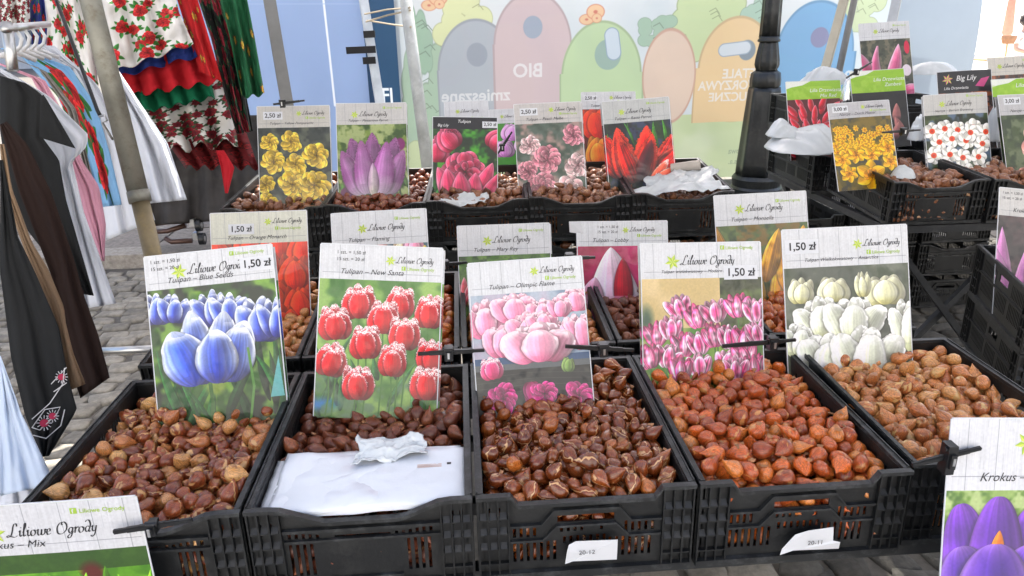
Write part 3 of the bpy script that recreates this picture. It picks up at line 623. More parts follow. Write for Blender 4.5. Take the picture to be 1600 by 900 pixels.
def p_pink(C):
    C[:] = c3((165, 180, 195)); blobs(C, [(130, 150, 170), (190, 200, 212), (200, 190, 205)], 90, 9); y = int(.84*460)
    C[y:y+26] = c3((72, 104, 142)); C[y+26:y+50] = c3((112, 118, 122)); C[y+50:] = c3((46, 48, 48)); blobs(C[y+50:], [(85, 85, 78), (30, 33, 31)], 50, 4); [line(C, [(0, 1.0+.05*k), (.5, .98+.05*k), (1, 1.01+.05*k)], .004, (110, 112, 108), .6) for k in range(4)]
    PL = (PK['pink'][0], (246, 175, 200), (253, 220, 230))
    for x, yy, w, h in ((.12, .66, .30, .34), (.38, .54, .32, .26), (.62, .56, .2, .22), (.92, .48, .24, .22), (.25, .84, .28, .30), (.48, .72, .26, .26), (.80, .76, .2, .24), (.96, .82, .22, .34), (.62, .66, .18, .22), (.77, .52, .16, .18)): tulip(C, x, yy, w, h, PK['pink'], 0, 1.3, fringe=.22, fcell=.14, fcol=(253, 226, 234), line=.2, flare=1.8, tp=1.05, tq=.45)
    tulip(C, .56, .90, .46, .36, PL, 0, 1.7, fringe=.22, fcell=.13, fcol=(254, 232, 238), line=.25, flare=2.2, tp=1.1, tq=.42); tulip(C, .47, 1.06, .15, .2, PK['hotpink'], 180, .5); tulip(C, .15, 1.02, .2, .2, ((200, 40, 110), (225, 80, 140), (245, 150, 190)), -6, 1, .3)
    tulip(C, .80, 1.0, .11, .13, ((110, 140, 70), (130, 160, 90), (170, 190, 130)), 5)
    for x, yy, r_ in ((.22, 1.19, .14), (.58, 1.17, .13), (.88, 1.21, .14)): double(C, x, yy, r_, PK['hotpink'], 4, int(x*90))
def p_modern(C):
    C[:] = c3((225, 205, 160)); blobs(C, [(235, 215, 175), (210, 190, 140)], 120, 3); C[:, 300:] = lerp(C[:, 300:], c3((75, 85, 60)), .85); blobs(C[:, 300:], [(60, 70, 45), (120, 140, 80)], 50, 7)
    blobs(C[320:], [(170, 200, 90), (130, 175, 70), (90, 150, 60)], 70, 8); ell(C, .03, .62, .08, .15, (80, 110, 90), 30); leaves(C, 18, 1.2, 1.5, 12, (110, 165, 60))
    T = [(.33, .62), (.47, .70), (.62, .66), (.80, .62), (.95, .66), (.11, .84), (.23, .79), (.34, .93), (.19, 1.02), (.06, 1.02), (.48, .92), (.60, .86), (.72, .88), (.83, .9), (.46, 1.10), (.30, 1.13), (.68, 1.08), (.86, 1.02), (.97, .84), (.93, 1.12), (.77, 1.14)]
    stems(C, T, 1.42); [tulip(C, x, y, .145, .21, PK[('stripe', 'stripe2')[i % 2]], (i*53 % 25)-12, 1.3, streak=.3, ep=1.1, flare=1.8, tp=1.05) for i, (x, y) in enumerate(T)]
def p_white(C):
    C[:] = c3((105, 112, 102)); blobs(C, [(70, 78, 66), (140, 146, 132), (95, 105, 85)], 60, 11); leaves(C, 10, 1.3, 1.5, 4, (80, 105, 70))
    for x, y, w, h in ((.12, .58, .2, .2), (.38, .58, .24, .2), (.8, .62, .3, .24), (.62, .55, .1, .2)): tulip(C, x, y, w, h, ((200, 195, 130), (225, 225, 190), (235, 235, 215)), 0, 1.4)
    for x, y, w, h, a in ((.28, .86, .3, .3, -3), (.08, 1.0, .2, .24, 3), (.52, .90, .36, .34, 2), (.98, 1.0, .22, .38, 3), (.30, 1.2, .36, .36, 2), (.62, 1.24, .42, .44, 5), (.95, 1.3, .24, .2, 5)): tulip(C, x, y, w, h*1.1, PK['white'], a*2.5, 1.5, fringe=.22, fcell=.13, fcol=(250, 251, 248), line=.3, flare=1.9, tp=1.05, tq=.42)
def p_orange(C): C[:] = c3((60, 40, 35)); blobs(C, [(120, 40, 20), (40, 35, 30)], 60, 2); [tulip(C, x, y, .34, .40, PK['orange'], a, 1.2, line=.35, tp=.85, tq=.6) for x, y, a in ((.1, .6, -4), (.4, .55, 0), (.7, .5, 5), (.95, .6, 0), (.2, .8, 3), (.55, .78, -3), (.85, .85, 3), (.62, 1.1, 0), (.9, 1.18, -5), (.7, 1.38, 2))]
def p_pastel(C): C[:] = c3((70, 110, 125)); blobs(C, [(90, 140, 150), (50, 80, 95)], 60, 4); [tulip(C, x, y, .2, .3, pl, a) for x, y, pl, a in ((.1, .62, PK['hotpink'], 0), (.35, .6, ((190, 60, 90), (215, 110, 90), (235, 170, 120)), 6), (.5, .58, PK['orange'], -8), (.7, .6, ((220, 160, 90), (240, 205, 160), (250, 235, 210)), 4), (.86, .55, PK['pink'], -5), (.95, .7, PK['yellow'], 3))]
def p_star(C): C[:] = c3((80, 120, 45)); blobs(C, [(120, 160, 60), (50, 85, 35), (95, 140, 50)], 26, 3); [petal(C, .6, .62, .10, .22, a, (190, 40, 70), (215, 50, 80), (245, 225, 225), p=1, q=.8) for a in (-80, -60, -42, -25, -10, 8, 25, 42, 62, 80)]; [petal(C, .05, .85, .1, .3, a, (190, 40, 70), (205, 50, 80), (245, 225, 225)) for a in (-40, -20, 0, 20, 40)]; leaves(C, 14, 1.1, 1.5, 3)
def p_magenta(C):
    C[:] = c3((190, 25, 105)); blobs(C, [(215, 60, 135), (170, 15, 85)], 100, 5)
    petal(C, .42, 1.3, .62, 1.02, -3, (235, 190, 215), (238, 205, 225), (245, 235, 242), p=.6, line=.1); petal(C, .5, 1.1, .22, .7, 0, (205, 20, 60), (205, 20, 60), (160, 10, 60), p=1)
    petal(C, .1, 1.1, .3, .5, 10, (220, 120, 170), (230, 160, 195), (245, 215, 230)); petal(C, .9, 1.5, .5, .95, 3, (205, 60, 130), (215, 80, 145), (240, 170, 205)); C[int(.82*460):int(.92*460)] = lerp(C[int(.82*460):int(.92*460)], c3((235, 200, 220)), .7)
    line(C, [(.5, .85), (.5, 1.3)], .03, (150, 110, 140))
def p_amber(C): C[:] = c3((95, 120, 60)); blobs(C, [(60, 85, 50), (120, 140, 80), (150, 120, 50)], 40, 6); [petal(C, x, y, .2, .6, a, (190, 120, 30), (225, 165, 45), (240, 195, 90), streak=.2) for x, y, a in ((.08, .9, -10), (.15, 1.2, 12), (.3, 1.1, -22), (.6, 1.3, 8), (.75, 1.1, -6), (.85, .95, 10), (.9, 1.3, -5), (.5, .95, 18), (.4, 1.35, 0))]; ell(C, .5, .95, .1, .3, (185, 180, 160), 60, 20, .5)
def p_yel(C): C[:] = c3((80, 88, 84)); blobs(C, [(60, 68, 66), (120, 125, 110)], 50, 8); [double(C, x, y, r, PK['yellow'], 4, i) for i, (x, y, r) in enumerate(((.15, .5, .13), (.45, .5, .16), (.2, .78, .17), (.5, .82, .17), (.8, .7, .2), (.08, 1.1, .14), (.45, 1.1, .2), (.75, 1.12, .24), (.1, 1.35, .15), (.5, 1.38, .16)))]
def p_lilac(C):
    C[:] = c3((110, 135, 70)); blobs(C, [(150, 170, 90), (70, 100, 50), (190, 200, 150)], 40, 7); leaves(C, 12, 1.2, 1.5, 9, (90, 140, 60)); ell(C, .12, 1.3, .1, .1, (120, 40, 110), 8); ell(C, .9, .6, .08, .1, (150, 60, 130), 8)
    for dx, a, w, h, f in ((-.1, -14, .42, .85, .85), (.12, 15, .42, .85, .85), (0, 0, .4, .9, .9), (-.16, -24, .34, .7, 1), (.17, 24, .34, .7, 1), (-.08, -6, .34, .8, 1.05), (.1, 8, .34, .78, 1.08)): petal(C, .5+dx, 1.32, w, h, a, dark((200, 185, 205), f), dark((178, 130, 178), f), dark((150, 75, 145), f), fringe=.25, fcol=(175, 120, 170), p=.6)
    petal(C, .5, 1.36, .16, .5, 0, (215, 215, 195), (205, 190, 200), (180, 140, 180))
def p_peony(C):
    C[:] = c3((50, 75, 40)); blobs(C, [(60, 140, 50), (110, 190, 70), (40, 60, 40)], 60, 3); leaves(C, 12, 1.1, 1.5, 2, (60, 170, 60)); [tulip(C, x, y, .4, .4, PK['peony'], a) for x, y, a in ((.05, .72, 0), (.35, .5, -40), (.9, .5, 40))]; tulip(C, .95, 1.42, .3, .22, PK['peony'], 20)
    double(C, .5, .86, .36, PK['peony'], 5, 4, line=.45); [petal(C, x, 1.32, w, h, a, (175, 35, 75), (212, 70, 115), (240, 170, 190), p=.62, line=.4, streak=.12) for x, a, w, h in ((.35, -28, .34, .6), (.66, 24, .3, .66), (.74, 36, .2, .6), (.3, -10, .34, .52), (.6, 8, .3, .45), (.45, -4, .32, .46))]
def p_rosy(C): C[:] = c3((110, 125, 115)); blobs(C, [(90, 105, 92), (200, 170, 165)], 60, 5); [double(C, x, y, r, PK['rosy'] if i % 3 else ((200, 120, 135), (232, 190, 195), (246, 230, 226)), 5, i, line=.45) for i, (x, y, r) in enumerate(((.2, .62, .16), (.85, .5, .17), (.45, .85, .22), (.9, .95, .2), (.15, 1.0, .17), (.35, 1.25, .22), (.75, 1.3, .22), (.08, 1.35, .15)))]
def p_parrot(C):
    C[:] = c3((55, 70, 60)); blobs(C, [(60, 95, 50), (70, 80, 120), (35, 40, 45)], 60, 9); leaves(C, 8, .6, .9, 9, (70, 120, 50), .3, .5)
    for x, y, w, h, a in ((.25, 1.25, .4, .8, -28), (.3, 1.3, .4, .8, -8), (.55, 1.35, .4, .85, 6), (.75, 1.3, .36, .75, 26), (.7, 1.25, .3, .7, 50), (.5, 1.3, .34, .7, 18), (.4, 1.35, .3, .75, -16)): petal(C, x, y-.12, w, h, a, (70, 15, 30), (205, 28, 22), (245, 90, 50), p=.6, fringe=.35, fcol=(235, 90, 60), streak=.3, line=.4)
    petal(C, .45, 1.22, .2, .66, 22, (60, 20, 50), (90, 25, 45), (150, 30, 40), p=.8, line=.4); [petal(C, .6, 1.3, .16, .5, a, (235, 90, 60), (240, 110, 80), (250, 150, 120), fringe=.3) for a in (40, 58, 75)]
def p_orpink(C): C[:] = c3((120, 50, 30)); [tulip(C, x, y, .5, .6, pl, a) for x, y, pl, a in ((.3, .85, PK['orange'], -5), (.8, .85, ((220, 60, 30), (240, 100, 40), (250, 150, 70)), 5), (.75, 1.4, ((220, 60, 90), (240, 90, 110), (250, 150, 140)), 0), (.3, 1.4, ((225, 80, 30), (245, 130, 50), (250, 190, 90)), -3))]
def p_vio(C): C[:] = c3((90, 170, 60)); [tulip(C, x, y, .5, .45, ((200, 130, 200), (222, 160, 222), (240, 215, 240)), 0) for x, y in ((.3, 1.2), (.8, 1.1), (.5, .8))]
def p_lily(C):
    C[:] = c3((95, 100, 85)); blobs(C, [(60, 68, 55), (140, 135, 115)], 40, 5); [petal(C, x, y, .28, h, a, (200, 50, 110), (225, 120, 165), (248, 225, 235), p=.7, bend=b) for x, y, h, a, b in ((.35, 1.25, .7, -35, .7), (.5, 1.2, .8, 30, -.2), (.2, 1.3, .5, -60, .3), (.75, 1.4, .5, 70, .2), (.1, 1.0, .5, -20, 0), (.3, 1.45, .5, 60, 0))]; ell(C, .88, .95, .1, .12, (235, 225, 235), 5); ell(C, .92, .5, .06, .14, (215, 40, 90), 4)
def p_redwhite(C): C[:] = c3((110, 30, 35)); [petal(C, (i*37 % 100)/100, .5+(i*53 % 90)/100, .12, .3, i*67 % 180-90, (200, 20, 50), (215, 25, 55), (245, 200, 205), p=.8) for i in range(46)]; [line(C, [((i*29 % 90)/90, 1.3), ((i*41 % 90)/90, .8)], .008, (200, 190, 120)) for i in range(9)]
def p_calla(C): C[:] = c3((28, 28, 28)); blobs(C, [(45, 45, 42)], 60, 2); [petal(C, x, y, .16, .36, a, (60, 30, 40), (190, 130, 130), (215, 160, 150), p=.7) for x, y, a in ((.78, .98, 5), (.88, 1.2, -20), (.7, 1.3, 20))]
def p_daff(C):
    C[:] = c3((120, 110, 60)); blobs(C, [(85, 85, 80), (150, 130, 60)], 40, 3)
    def daf(x, y, r, s):
        [petal(C, x, y, r*.8, r, k*60+s, (225, 160, 20), (240, 185, 25), (250, 215, 80), p=.9, line=.4) for k in range(6)]; double(C, x, y, r*.45, ((200, 120, 10), (240, 165, 15), (250, 190, 40)), 2, s)
    r = random.Random(4); [daf(r.uniform(0, 1), .4+k*.006, .045+k*.0006, k*17) for k in range(70)]; [daf(x, y, .15+.0*i, i*13) for i, (x, y) in enumerate(((.12, .92), (.35, .85), (.6, .88), (.88, .78), (.2, 1.15), (.9, 1.0)))]; ell(C, .65, 1.02, .1, .07, (80, 82, 92), 8); daf(.55, 1.2, .26, 5)
def p_narc(C):
    C[:] = c3((60, 75, 50)); blobs(C, [(90, 110, 60), (40, 50, 40), (120, 140, 170)], 50, 4)
    def na(x, y, r, s):
        [petal(C, x, y, r*.95, r, k*60+s, (235, 232, 215), (243, 242, 236), (250, 250, 248), p=1.1, q=.5, line=.18) for k in range(6)]; ell(C, x, y, r*.34, r*.32, (232, 92, 30), 3); ell(C, x, y, r*.16, r*.14, (205, 60, 20), 3)
    [na(x, y, .14, i*19) for i, (x, y) in enumerate(((.1, .55), (.3, .52), (.5, .55), (.75, .52), (.95, .6), (.2, .72), (.4, .68), (.62, .72), (.88, .78), (.1, .92), (.35, .92), (.8, .98), (.55, .98), (.95, 1.2), (.6, 1.2), (.7, .6), (.3, 1.15)))]; ell(C, .1, 1.3, .1, .1, (60, 60, 60), 10)
def p_pinkpeony(C): C[:] = c3((90, 105, 70)); blobs(C, [(70, 85, 60), (130, 140, 110)], 50, 4); [double(C, x, y, r, ((205, 110, 110), (232, 150, 145), (246, 200, 190)), 6, i, line=.4) for i, (x, y, r) in enumerate(((.65, .72, .38), (.3, 1.35, .24), (.9, 1.3, .25)))]
def p_lilstar(C): C[:] = c3((85, 65, 70)); blobs(C, [(120, 90, 95), (50, 40, 45)], 60, 4); [petal(C, x, 1.4, .25, h, a, (170, 100, 160), (195, 125, 185), (225, 175, 215), p=.7, q=.9) for x, a, h in ((.1, -3, 1.0), (.3, 4, .85), (.5, -5, 1.), (.7, 8, .9), (.2, -15, .8), (.6, 12, .8))]
def p_meadow(C): C[:] = c3((120, 175, 50)); blobs(C, [(150, 205, 70), (95, 150, 45)], 30, 3); C[:int(.42*460)] = lerp(C[:int(.42*460)], c3((70, 100, 50)), .8); ell(C, .7, .45, .08, .1, (120, 60, 50), 20); leaves(C, 50, .6, 1.0, 3, (130, 190, 60), .1, .25); [tulip(C, x, y, .16, .3, PK['purple'], 0) for x, y in ((.55, .86), (.68, .84), (.3, .95), (.85, 1.0))]
def p_crocus(C):
    C[:] = c3((130, 165, 80)); blobs(C, [(170, 195, 120), (90, 130, 60), (200, 215, 160)], 24, 3); leaves(C, 10, 1.0, 1.4, 4, (60, 110, 40))
    def cro(x, y, w, h):
        for dx, a, ww, hh in ((-.16, -12, .55, 1), (.18, 12, .55, 1), (0, 0, .6, 1.04)): petal(C, x+dx*w, y, w*ww, h*hh, a, (70, 30, 130), (112, 52, 175), (160, 100, 215), p=.72, q=.42, line=.3, streak=.1)
        petal(C, x, y-h*.38, w*.16, h*.36, 4, (235, 120, 20), (245, 140, 30), (250, 170, 60)); [petal(C, x+dx*w, y, w*ww, h*.62, a, (70, 30, 135), (98, 48, 172), (180, 140, 225), p=.7, q=.42, line=.35) for dx, a, ww in ((-.2, -14, .6), (.22, 14, .6), (0, 0, .75))]
    cro(.27, .96, .50, .56); cro(.86, 1.28, .5, .56); cro(.10, 1.42, .44, .42)
def p_dark(C): C[:] = c3((90, 70, 60)); blobs(C, [(200, 120, 60), (60, 50, 45), (200, 150, 140)], 40, 5)

def card(name_label, paint, tl, tr, br, bl, yt, yb, hh=.29, title='', price=None, price_at=None, szt=None, logo=(.30, .165, 1.), fb=(.63, .08), head='white', stack=1, group=None, seed=1, W=None, rough=.45, coat=.8, big='', tone=(226, 229, 234), extra=None):
    TL = at(*tl, y=yt); TR = at(*tr, y=yt); BL = at(*bl, y=yb); BR = at(*br, y=yb)
    X = ((TR-TL)+(BR-BL)).normalized(); up = ((TL-BL)+(TR-BR)).normalized(); Y = (up-X*up.dot(X)).normalized(); N = X.cross(Y)
    top = (TL+TR)/2; w = (((TR-TL).length+(BR-BL).length)/2) if W is None else W; h = w*1.42
    O = top-Y*h
    t = empty('flower_card'); t.matrix_world = Matrix((( X.x, Y.x, N.x, O.x), (X.y, Y.y, N.y, O.y), (X.z, Y.z, N.z, O.z), (0, 0, 0, 1)))
    tag(t, name_label, 'card', group)
    n = 460; C = canvas(n, int(n*1.42), (90, 120, 70)); paint(C)
    if head == 'white': header(C, hh, tone, seed)
    elif head == 'black': C[:int(hh*n)] = c3((24, 24, 28))
    elif head == 'green':
        C[:int(hh*n)] = c3((140, 186, 40)); x = np.arange(n); yb_ = (hh+.02*np.sin(x/n*3.1))*n; poly(C, [(0, 0), (.45, 0), (.3, .07), (.1, .1), (0, .13)], (225, 230, 220)); blobs(C[int(.1*n):int(hh*n)], [(160, 200, 60)], 60, seed)
    C *= (1+.05*(vnoise(C.shape[0], n, 5, seed+50)-.5))[..., None]; k0 = int(hh*n); C[k0:] = np.clip(C[k0:], 0, 1)**1.32*.97; m = img_mat('printed_card', C, .42, .45, bump=.6, bscale=11, coatr=.06)
    rr = random.Random(seed*7+3); bw = rr.uniform(-.004, .005); b2 = rr.uniform(-.008, .010)
    def bow(x, y): return bw*(1-(2*x/w)**2)+b2*max(0, y/h-.6)**2*4
    for s in range(stack):
        dx, dy = (rr.uniform(-.007, .007), -.002-rr.uniform(0, .004)) if s else (0, 0); zo = -.0045*s; q = MB(); nx, ny = 8, 8; P = []; UV = []
        for zz in (0, -.0016):
            for j in range(ny+1):
                for i in range(nx+1):
                    x = -w/2+w*i/nx; y = h*j/ny; P.append((x+dx, y+dy, bow(x, y)+zo+zz)); UV.append((i/nx, j/ny))
        K = (nx+1)*(ny+1); F = [(j*(nx+1)+i, j*(nx+1)+i+1, (j+1)*(nx+1)+i+1, (j+1)*(nx+1)+i) for j in range(ny) for i in range(nx)]; nf = len(F)
        F += [tuple(K+a for a in f[::-1]) for f in F]
        ring = [i for i in range(nx+1)]+[j*(nx+1)+nx for j in range(1, ny+1)]+[ny*(nx+1)+i for i in range(nx-1, -1, -1)]+[j*(nx+1) for j in range(ny-1, 0, -1)]
        F += [(ring[k], K+ring[k], K+ring[(k+1) % len(ring)], ring[(k+1) % len(ring)]) for k in range(len(ring))]
        q.add(P, F); q.m = [0]*nf+[1]*(len(F)-nf); o = q.build('sheet', [m, M_PAPER], t, False, UV)
    # clear sleeve edge: narrow welded seam round the card
    q = MB(); e = .0022
    for x0, x1, y0, y1 in ((-w/2-e, -w/2, -.0, h+e), (w/2, w/2+e, 0, h+e), (-w/2, w/2, h, h+e)):
        if x1-x0 > .1:
            for i in range(8):
                xa, xb = -w/2+w*i/8, -w/2+w*(i+1)/8; za, zb = bow(xa, h), bow(xb, h); q.add([(xa, y0, za), (xb, y0, zb), (xb, y1, zb), (xa, y1, za), (xa, y0, za-.002), (xb, y0, zb-.002), (xb, y1, zb-.002), (xa, y1, za-.002)], [(0, 1, 2, 3), (7, 6, 5, 4), (3, 2, 6, 7), (0, 4, 5, 1)])
        else:
            for j in range(8):
                ya, yb2 = h*j/8, h*(j+1)/8; xx = x0 if x0 < 0 else x0; za, zb = bow(w/2, ya), bow(w/2, yb2); q.add([(x0, ya, za), (x1, ya, za), (x1, yb2, zb), (x0, yb2, zb), (x0, ya, za-.002), (x1, ya, za-.002), (x1, yb2, zb-.002), (x0, yb2, zb-.002)], [(0, 1, 2, 3), (7, 6, 5, 4), (0, 3, 7, 4), (1, 5, 6, 2)])
    q.build('sleeve_edge', M_PAPER, t)
    def put(geo, x, y, mt, nm='lettering', z=.0006, parent=t):
        V, F = geo[0], geo[1]; vs = [(-w/2+x*w+a*w, h-y*w+b*w, 0) for a, b, _ in V]; vs = [(a, b, bow(a, b)+z) for a, b, _ in vs]
        q = MB(); q.add(vs, F); return q.build(nm, mt, parent)
    def star(x, y, r, mt1, mt2):
        V = []; F = []; q = MB()
        for k in range(6):
            a = k*60+12; c, s = math.cos(R(a)), math.sin(R(a)); pts = [(0, 0), (.45*r*c-.22*r*s, .45*r*s+.22*r*c), (r*c, r*s), (.45*r*c+.22*r*s, .45*r*s-.22*r*c)]; q.add([(-w/2+(x+a_)*w, h-(y-b_)*w, 0) for a_, b_ in pts], [(0, 3, 2), (0, 2, 1)]); q.m[-1] = 1
        q.v = [(a_, b_, bow(a_, b_)+.0006) for a_, b_, _ in q.v]; q.build('lily_emblem', [mt1, mt2], t)
    ink = M_INK if head == 'white' else M_WHITEINK
    if head == 'white':
        lx, ly, ls = logo; V, F, L = script_geo('Liliowe Ogrody', .034*ls); put((V, F), lx, ly, ink); star(lx-.065*ls, ly-.022*ls, .062*ls, M_GREEN, M_LIME)
        fb = (min(fb[0], .66), fb[1]); put(text_geo('Liliowe Ogrody', .036, 0, .010), fb[0]+.05, fb[1], M_GREEN)
        q = MB(); q.add([(fb[0]+a, fb[1]-b, 0) for a, b in ((0, 0), (.035, 0), (.035, .035), (0, .035))], [(0, 1, 2, 3)]); put((([(a, -b, 0) for a, b, _ in q.v]), [(0, 1, 2, 3)][::1]), 0, 0, M_GREEN, 'emblem') if False else put(([(0, 0, 0), (.034, 0, 0), (.034, .034, 0), (0, .034, 0)], [(0, 1, 2, 3)]), fb[0]+.006, fb[1]+.002, M_GREEN, 'emblem'); put(text_geo('f', .036, 0, .02), fb[0]+.015, fb[1]-.002, M_PAPER, z=.0009)
        if title: put(text_geo(title, min(.062, 1.36/len(title)), .35, .0), .16, hh-.046, ink)
    elif big:
        for s_, x_, y_, z_, mt_ in big: put(text_geo(s_, z_, .25), x_, y_, mt_)
    if szt: [put(text_geo(s_, .040, 0, .004), szt[0], szt[1]+.055*i, M_INK) for i, s_ in enumerate(('1 szt. = 1,50 zł', '15 szt. = 20 zł'))]
    if price:
        px_, py_, sz = price_at; g = text_geo(price, sz, 0, .018); wd = max(v[0] for v in g[0])
        q = MB(); x0, x1, y0, y1 = -w/2+(px_-.02)*w, -w/2+(px_+wd+.02)*w, h-(py_+.03)*w, h-(py_-sz*.95)*w
        q.add([(x, y, bow(x, y)+z) for z in (.0008, .0002) for x, y in ((x0, y0), (x1, y0), (x1, y1), (x0, y1))], [(0, 1, 2, 3), (4, 7, 6, 5), (0, 4, 5, 1), (1, 5, 6, 2), (2, 6, 7, 3), (3, 7, 4, 0)])
        st = q.build('price_sticker', M_PAPER, t); put(g, px_, py_, M_INK, 'lettering', .0014, st)
    if extra: extra(put, star)
    return t
G1_, G2_, G3_ = 'tulip cards in the front row of crates', 'tulip cards in the middle row of crates', 'tulip cards in the back row of crates'
yb, yt = .395, .53
card('tall laminated card with blue white-edged tulips in the leftmost front crate, price 1,50 zł', p_blue, (224, 402), (425, 382), (445, 632), (247, 655), yt, yb, .27, 'Tulipan – Blue Seeds', '1,50 zł', (.76, .165, .085), (.04, .06), (.33, .165, 1.05), (.66, .055), stack=3, group=G1_, seed=1)
card('laminated card with fringed red tulips behind the white bags', p_red, (503, 383), (691, 387), (690, 640), (498, 632), yt, yb, .285, 'Tulipan – New Santa', None, None, (.13, .075), (.62, .135, .72), (.74, .195), stack=2, group=G1_, seed=2)
card('laminated card with pale pink tulips over a dark pond, in the crate of glossy bulbs', p_pink, (731, 414), (908, 400), (932, 606), (753, 618), yt, yb, .285, 'Tulipan – Olimpic Flame', None, None, None, (.62, .12, .72), (.74, .185), stack=2, group=G1_, seed=3)
card('laminated card with many pink and white striped tulips and a 1,50 zł sticker', p_modern, (1001, 381), (1189, 378), (1185, 632), (999, 638), .58, .445, .29, 'Tulipan wielokwiatowy – Modern Style', '1,50 zł', (.71, .275, .09), None, (.33, .175, 1.05), (.73, .055), stack=3, group=G1_, seed=4)
card('laminated card with large white tulips in the right front crate, price at top left', p_white, (1223, 360), (1415, 351), (1428, 610), (1233, 622), .60, .465, .30, 'Tulipan Wielkokwiatowy – Antarctica', '1,50 zł', (.035, .16, .085), None, (.64, .15, .70), (.75, .215), stack=2, group=G1_, seed=5)
yb, yt = .92, 1.06
card('card with orange tulips behind the blue tulip card, price 1,50 zł', p_orange, (329, 334), (478, 329), (484, 545), (333, 552), yt, yb, .33, 'Tulipan – Orange Monarch', '1,50 zł', (.20, .20, .085), None, (.64, .12, .72), (.72, .19), group=G2_, seed=6, tone=(222, 224, 210))
card('card with pastel tulips mostly hidden behind the fringed red tulip card', p_pastel, (518, 335), (664, 325), (677, 540), (527, 548), yt, yb, .36, 'Tulipan – Flaming', None, None, None, (.38, .2, .9), (.74, .1), group=G2_, seed=7)
card('card with a red and white star tulip behind the pale pink tulip card', p_star, (715, 355), (857, 348), (868, 555), (724, 560), yt, yb, .33, 'Tulipan – Mary Rey', None, None, None, (.38, .19, .95), (.72, .08), stack=2, group=G2_, seed=8)
card('magenta close-up tulip card standing between the pale pink and striped cards', p_magenta, (902, 347), (1042, 345), (1064, 550), (924, 553), yt, yb, .27, 'Tulipan – Lobby', None, None, (.22, .07), (.58, .11, .66), (.72, .17), stack=2, group=G2_, seed=9)
card('card with yellow and orange petals between the striped and the white tulip cards', p_amber, (1115, 308), (1259, 297), (1268, 500), (1126, 506), 1.08, .94, .33, 'Tulipan – Monsella', None, None, None, (.33, .18, .95), (.70, .1), stack=2, group=G2_, seed=10)
yb, yt = 1.89, 2.03
card('card with yellow double tulips, leftmost of the back row, price 2,50 zł', p_yel, (402, 167), (514, 165), (521, 322), (408, 325), yt, yb, .30, 'Tulipan – Yellow Pomponette', '2,50 zł', (.10, .155, .085), None, (.62, .12, .72), (.74, .18), stack=2, group=G3_, seed=11, tone=(215, 212, 205))
card('card with one lilac fringed tulip in the back row', p_lilac, (525, 162), (634, 160), (641, 314), (532, 316), yt, yb, .31, 'Tulipan – Mysterious Parrot', None, None, None, (.32, .185, .95), (.70, .08), stack=2, group=G3_, seed=12, tone=(215, 214, 212))
card('black-headed card with a pink peony tulip and 2,50 zł sticker', p_peony, (676, 182), (777, 184), (780, 318), (680, 318), yt, yb, .19, '', '2,50 zł', (.79, .135, .075), None, head='black', big=[('Tulipan', .38, .09, .07, M_WHITEINK), ('Big Lily', .07, .15, .06, M_WHITEINK), ('PEONY', .18, .25, .075, M_INK)], stack=2, group=G3_, seed=13)
card('card with pale pink double tulips in the back row, price 2,50 zł', p_rosy, (803, 164), (907, 158), (917, 304), (812, 308), yt, yb, .30, 'Tulipan – Peach Melba', '2,50 zł', (.10, .145, .085), None, (.6, .12, .75), (.72, .18), stack=2, group=G3_, seed=14, tone=(212, 208, 205))
card('card with a scarlet parrot tulip, rightmost of the back row', p_parrot, (940, 161), (1044, 151), (1060, 297), (956, 304), yt, yb, .33, 'Tulipan – Rasta Parrot', None, None, None, (.34, .19, .9), (.72, .08), stack=4, group=G3_, seed=15, tone=(205, 208, 208))
gb = 'sunlit cards behind the back row'
card('sunlit white header of a card standing behind the black-headed card', p_star, (694, 160), (762, 157), (768, 262), (700, 265), 2.37, 2.24, .5, '', None, None, None, (.36, .26, 1), (.6, .4), group=gb, seed=16)
card('sunlit card with pale violet tulips glimpsed left of the pale pink double tulip card', p_vio, (764, 172), (828, 170), (836, 262), (772, 266), 2.37, 2.24, .35, '', None, None, None, (.36, .2, .9), (.6, .1), group=gb, seed=17)
card('sunlit card with orange and pink tulips behind the scarlet parrot tulip card', p_orpink, (908, 145), (992, 144), (1000, 262), (916, 264), 2.37, 2.24, .31, 'Tulipan', '2,50 zł', (.06, .13, .08), None, (.6, .12, .75), (.7, .18), group=gb, seed=18)
gr = 'cards on the right-hand stall'
card('pink lily card standing highest at the back of the side stall', p_lily, (1341, 38), (1419, 34), (1424, 140), (1346, 146), 3.15, 3.01, .33, '', None, None, None, (.38, .19, .95), (.72, .08), group=gr, seed=21)
card('green-headed card with red and white flowers beside the lamp post', p_redwhite, (1228, 128), (1313, 125), (1318, 240), (1233, 244), 2.67, 2.53, .33, '', None, None, None, head='green', big=[('Lilia Drzewiasta', .42, .2, .09, M_WHITEINK), ('Mix Red', .6, .3, .09, M_WHITEINK)], group=gr, seed=22)
card('green-headed card with a dark calla picture behind the yellow daffodil card', p_calla, (1328, 112), (1412, 107), (1414, 222), (1330, 228), 2.67, 2.53, .40, '', None, None, None, head='green', big=[('Lilia Drzewiasta', .42, .2, .09, M_WHITEINK), ('Zambesi', .62, .3, .09, M_WHITEINK)], group=gr, seed=23)
card('leaning card with a field of yellow daffodils, price 3,00 zł', p_daff, (1293, 163), (1388, 157), (1418, 272), (1322, 280), 2.00, 1.86, .25, 'Narcyz – Dutch Master', '3,00 zł', (.08, .12, .08), None, (.6, .1, .68), (.74, .16), group=gr, seed=24, tone=(200, 200, 205))
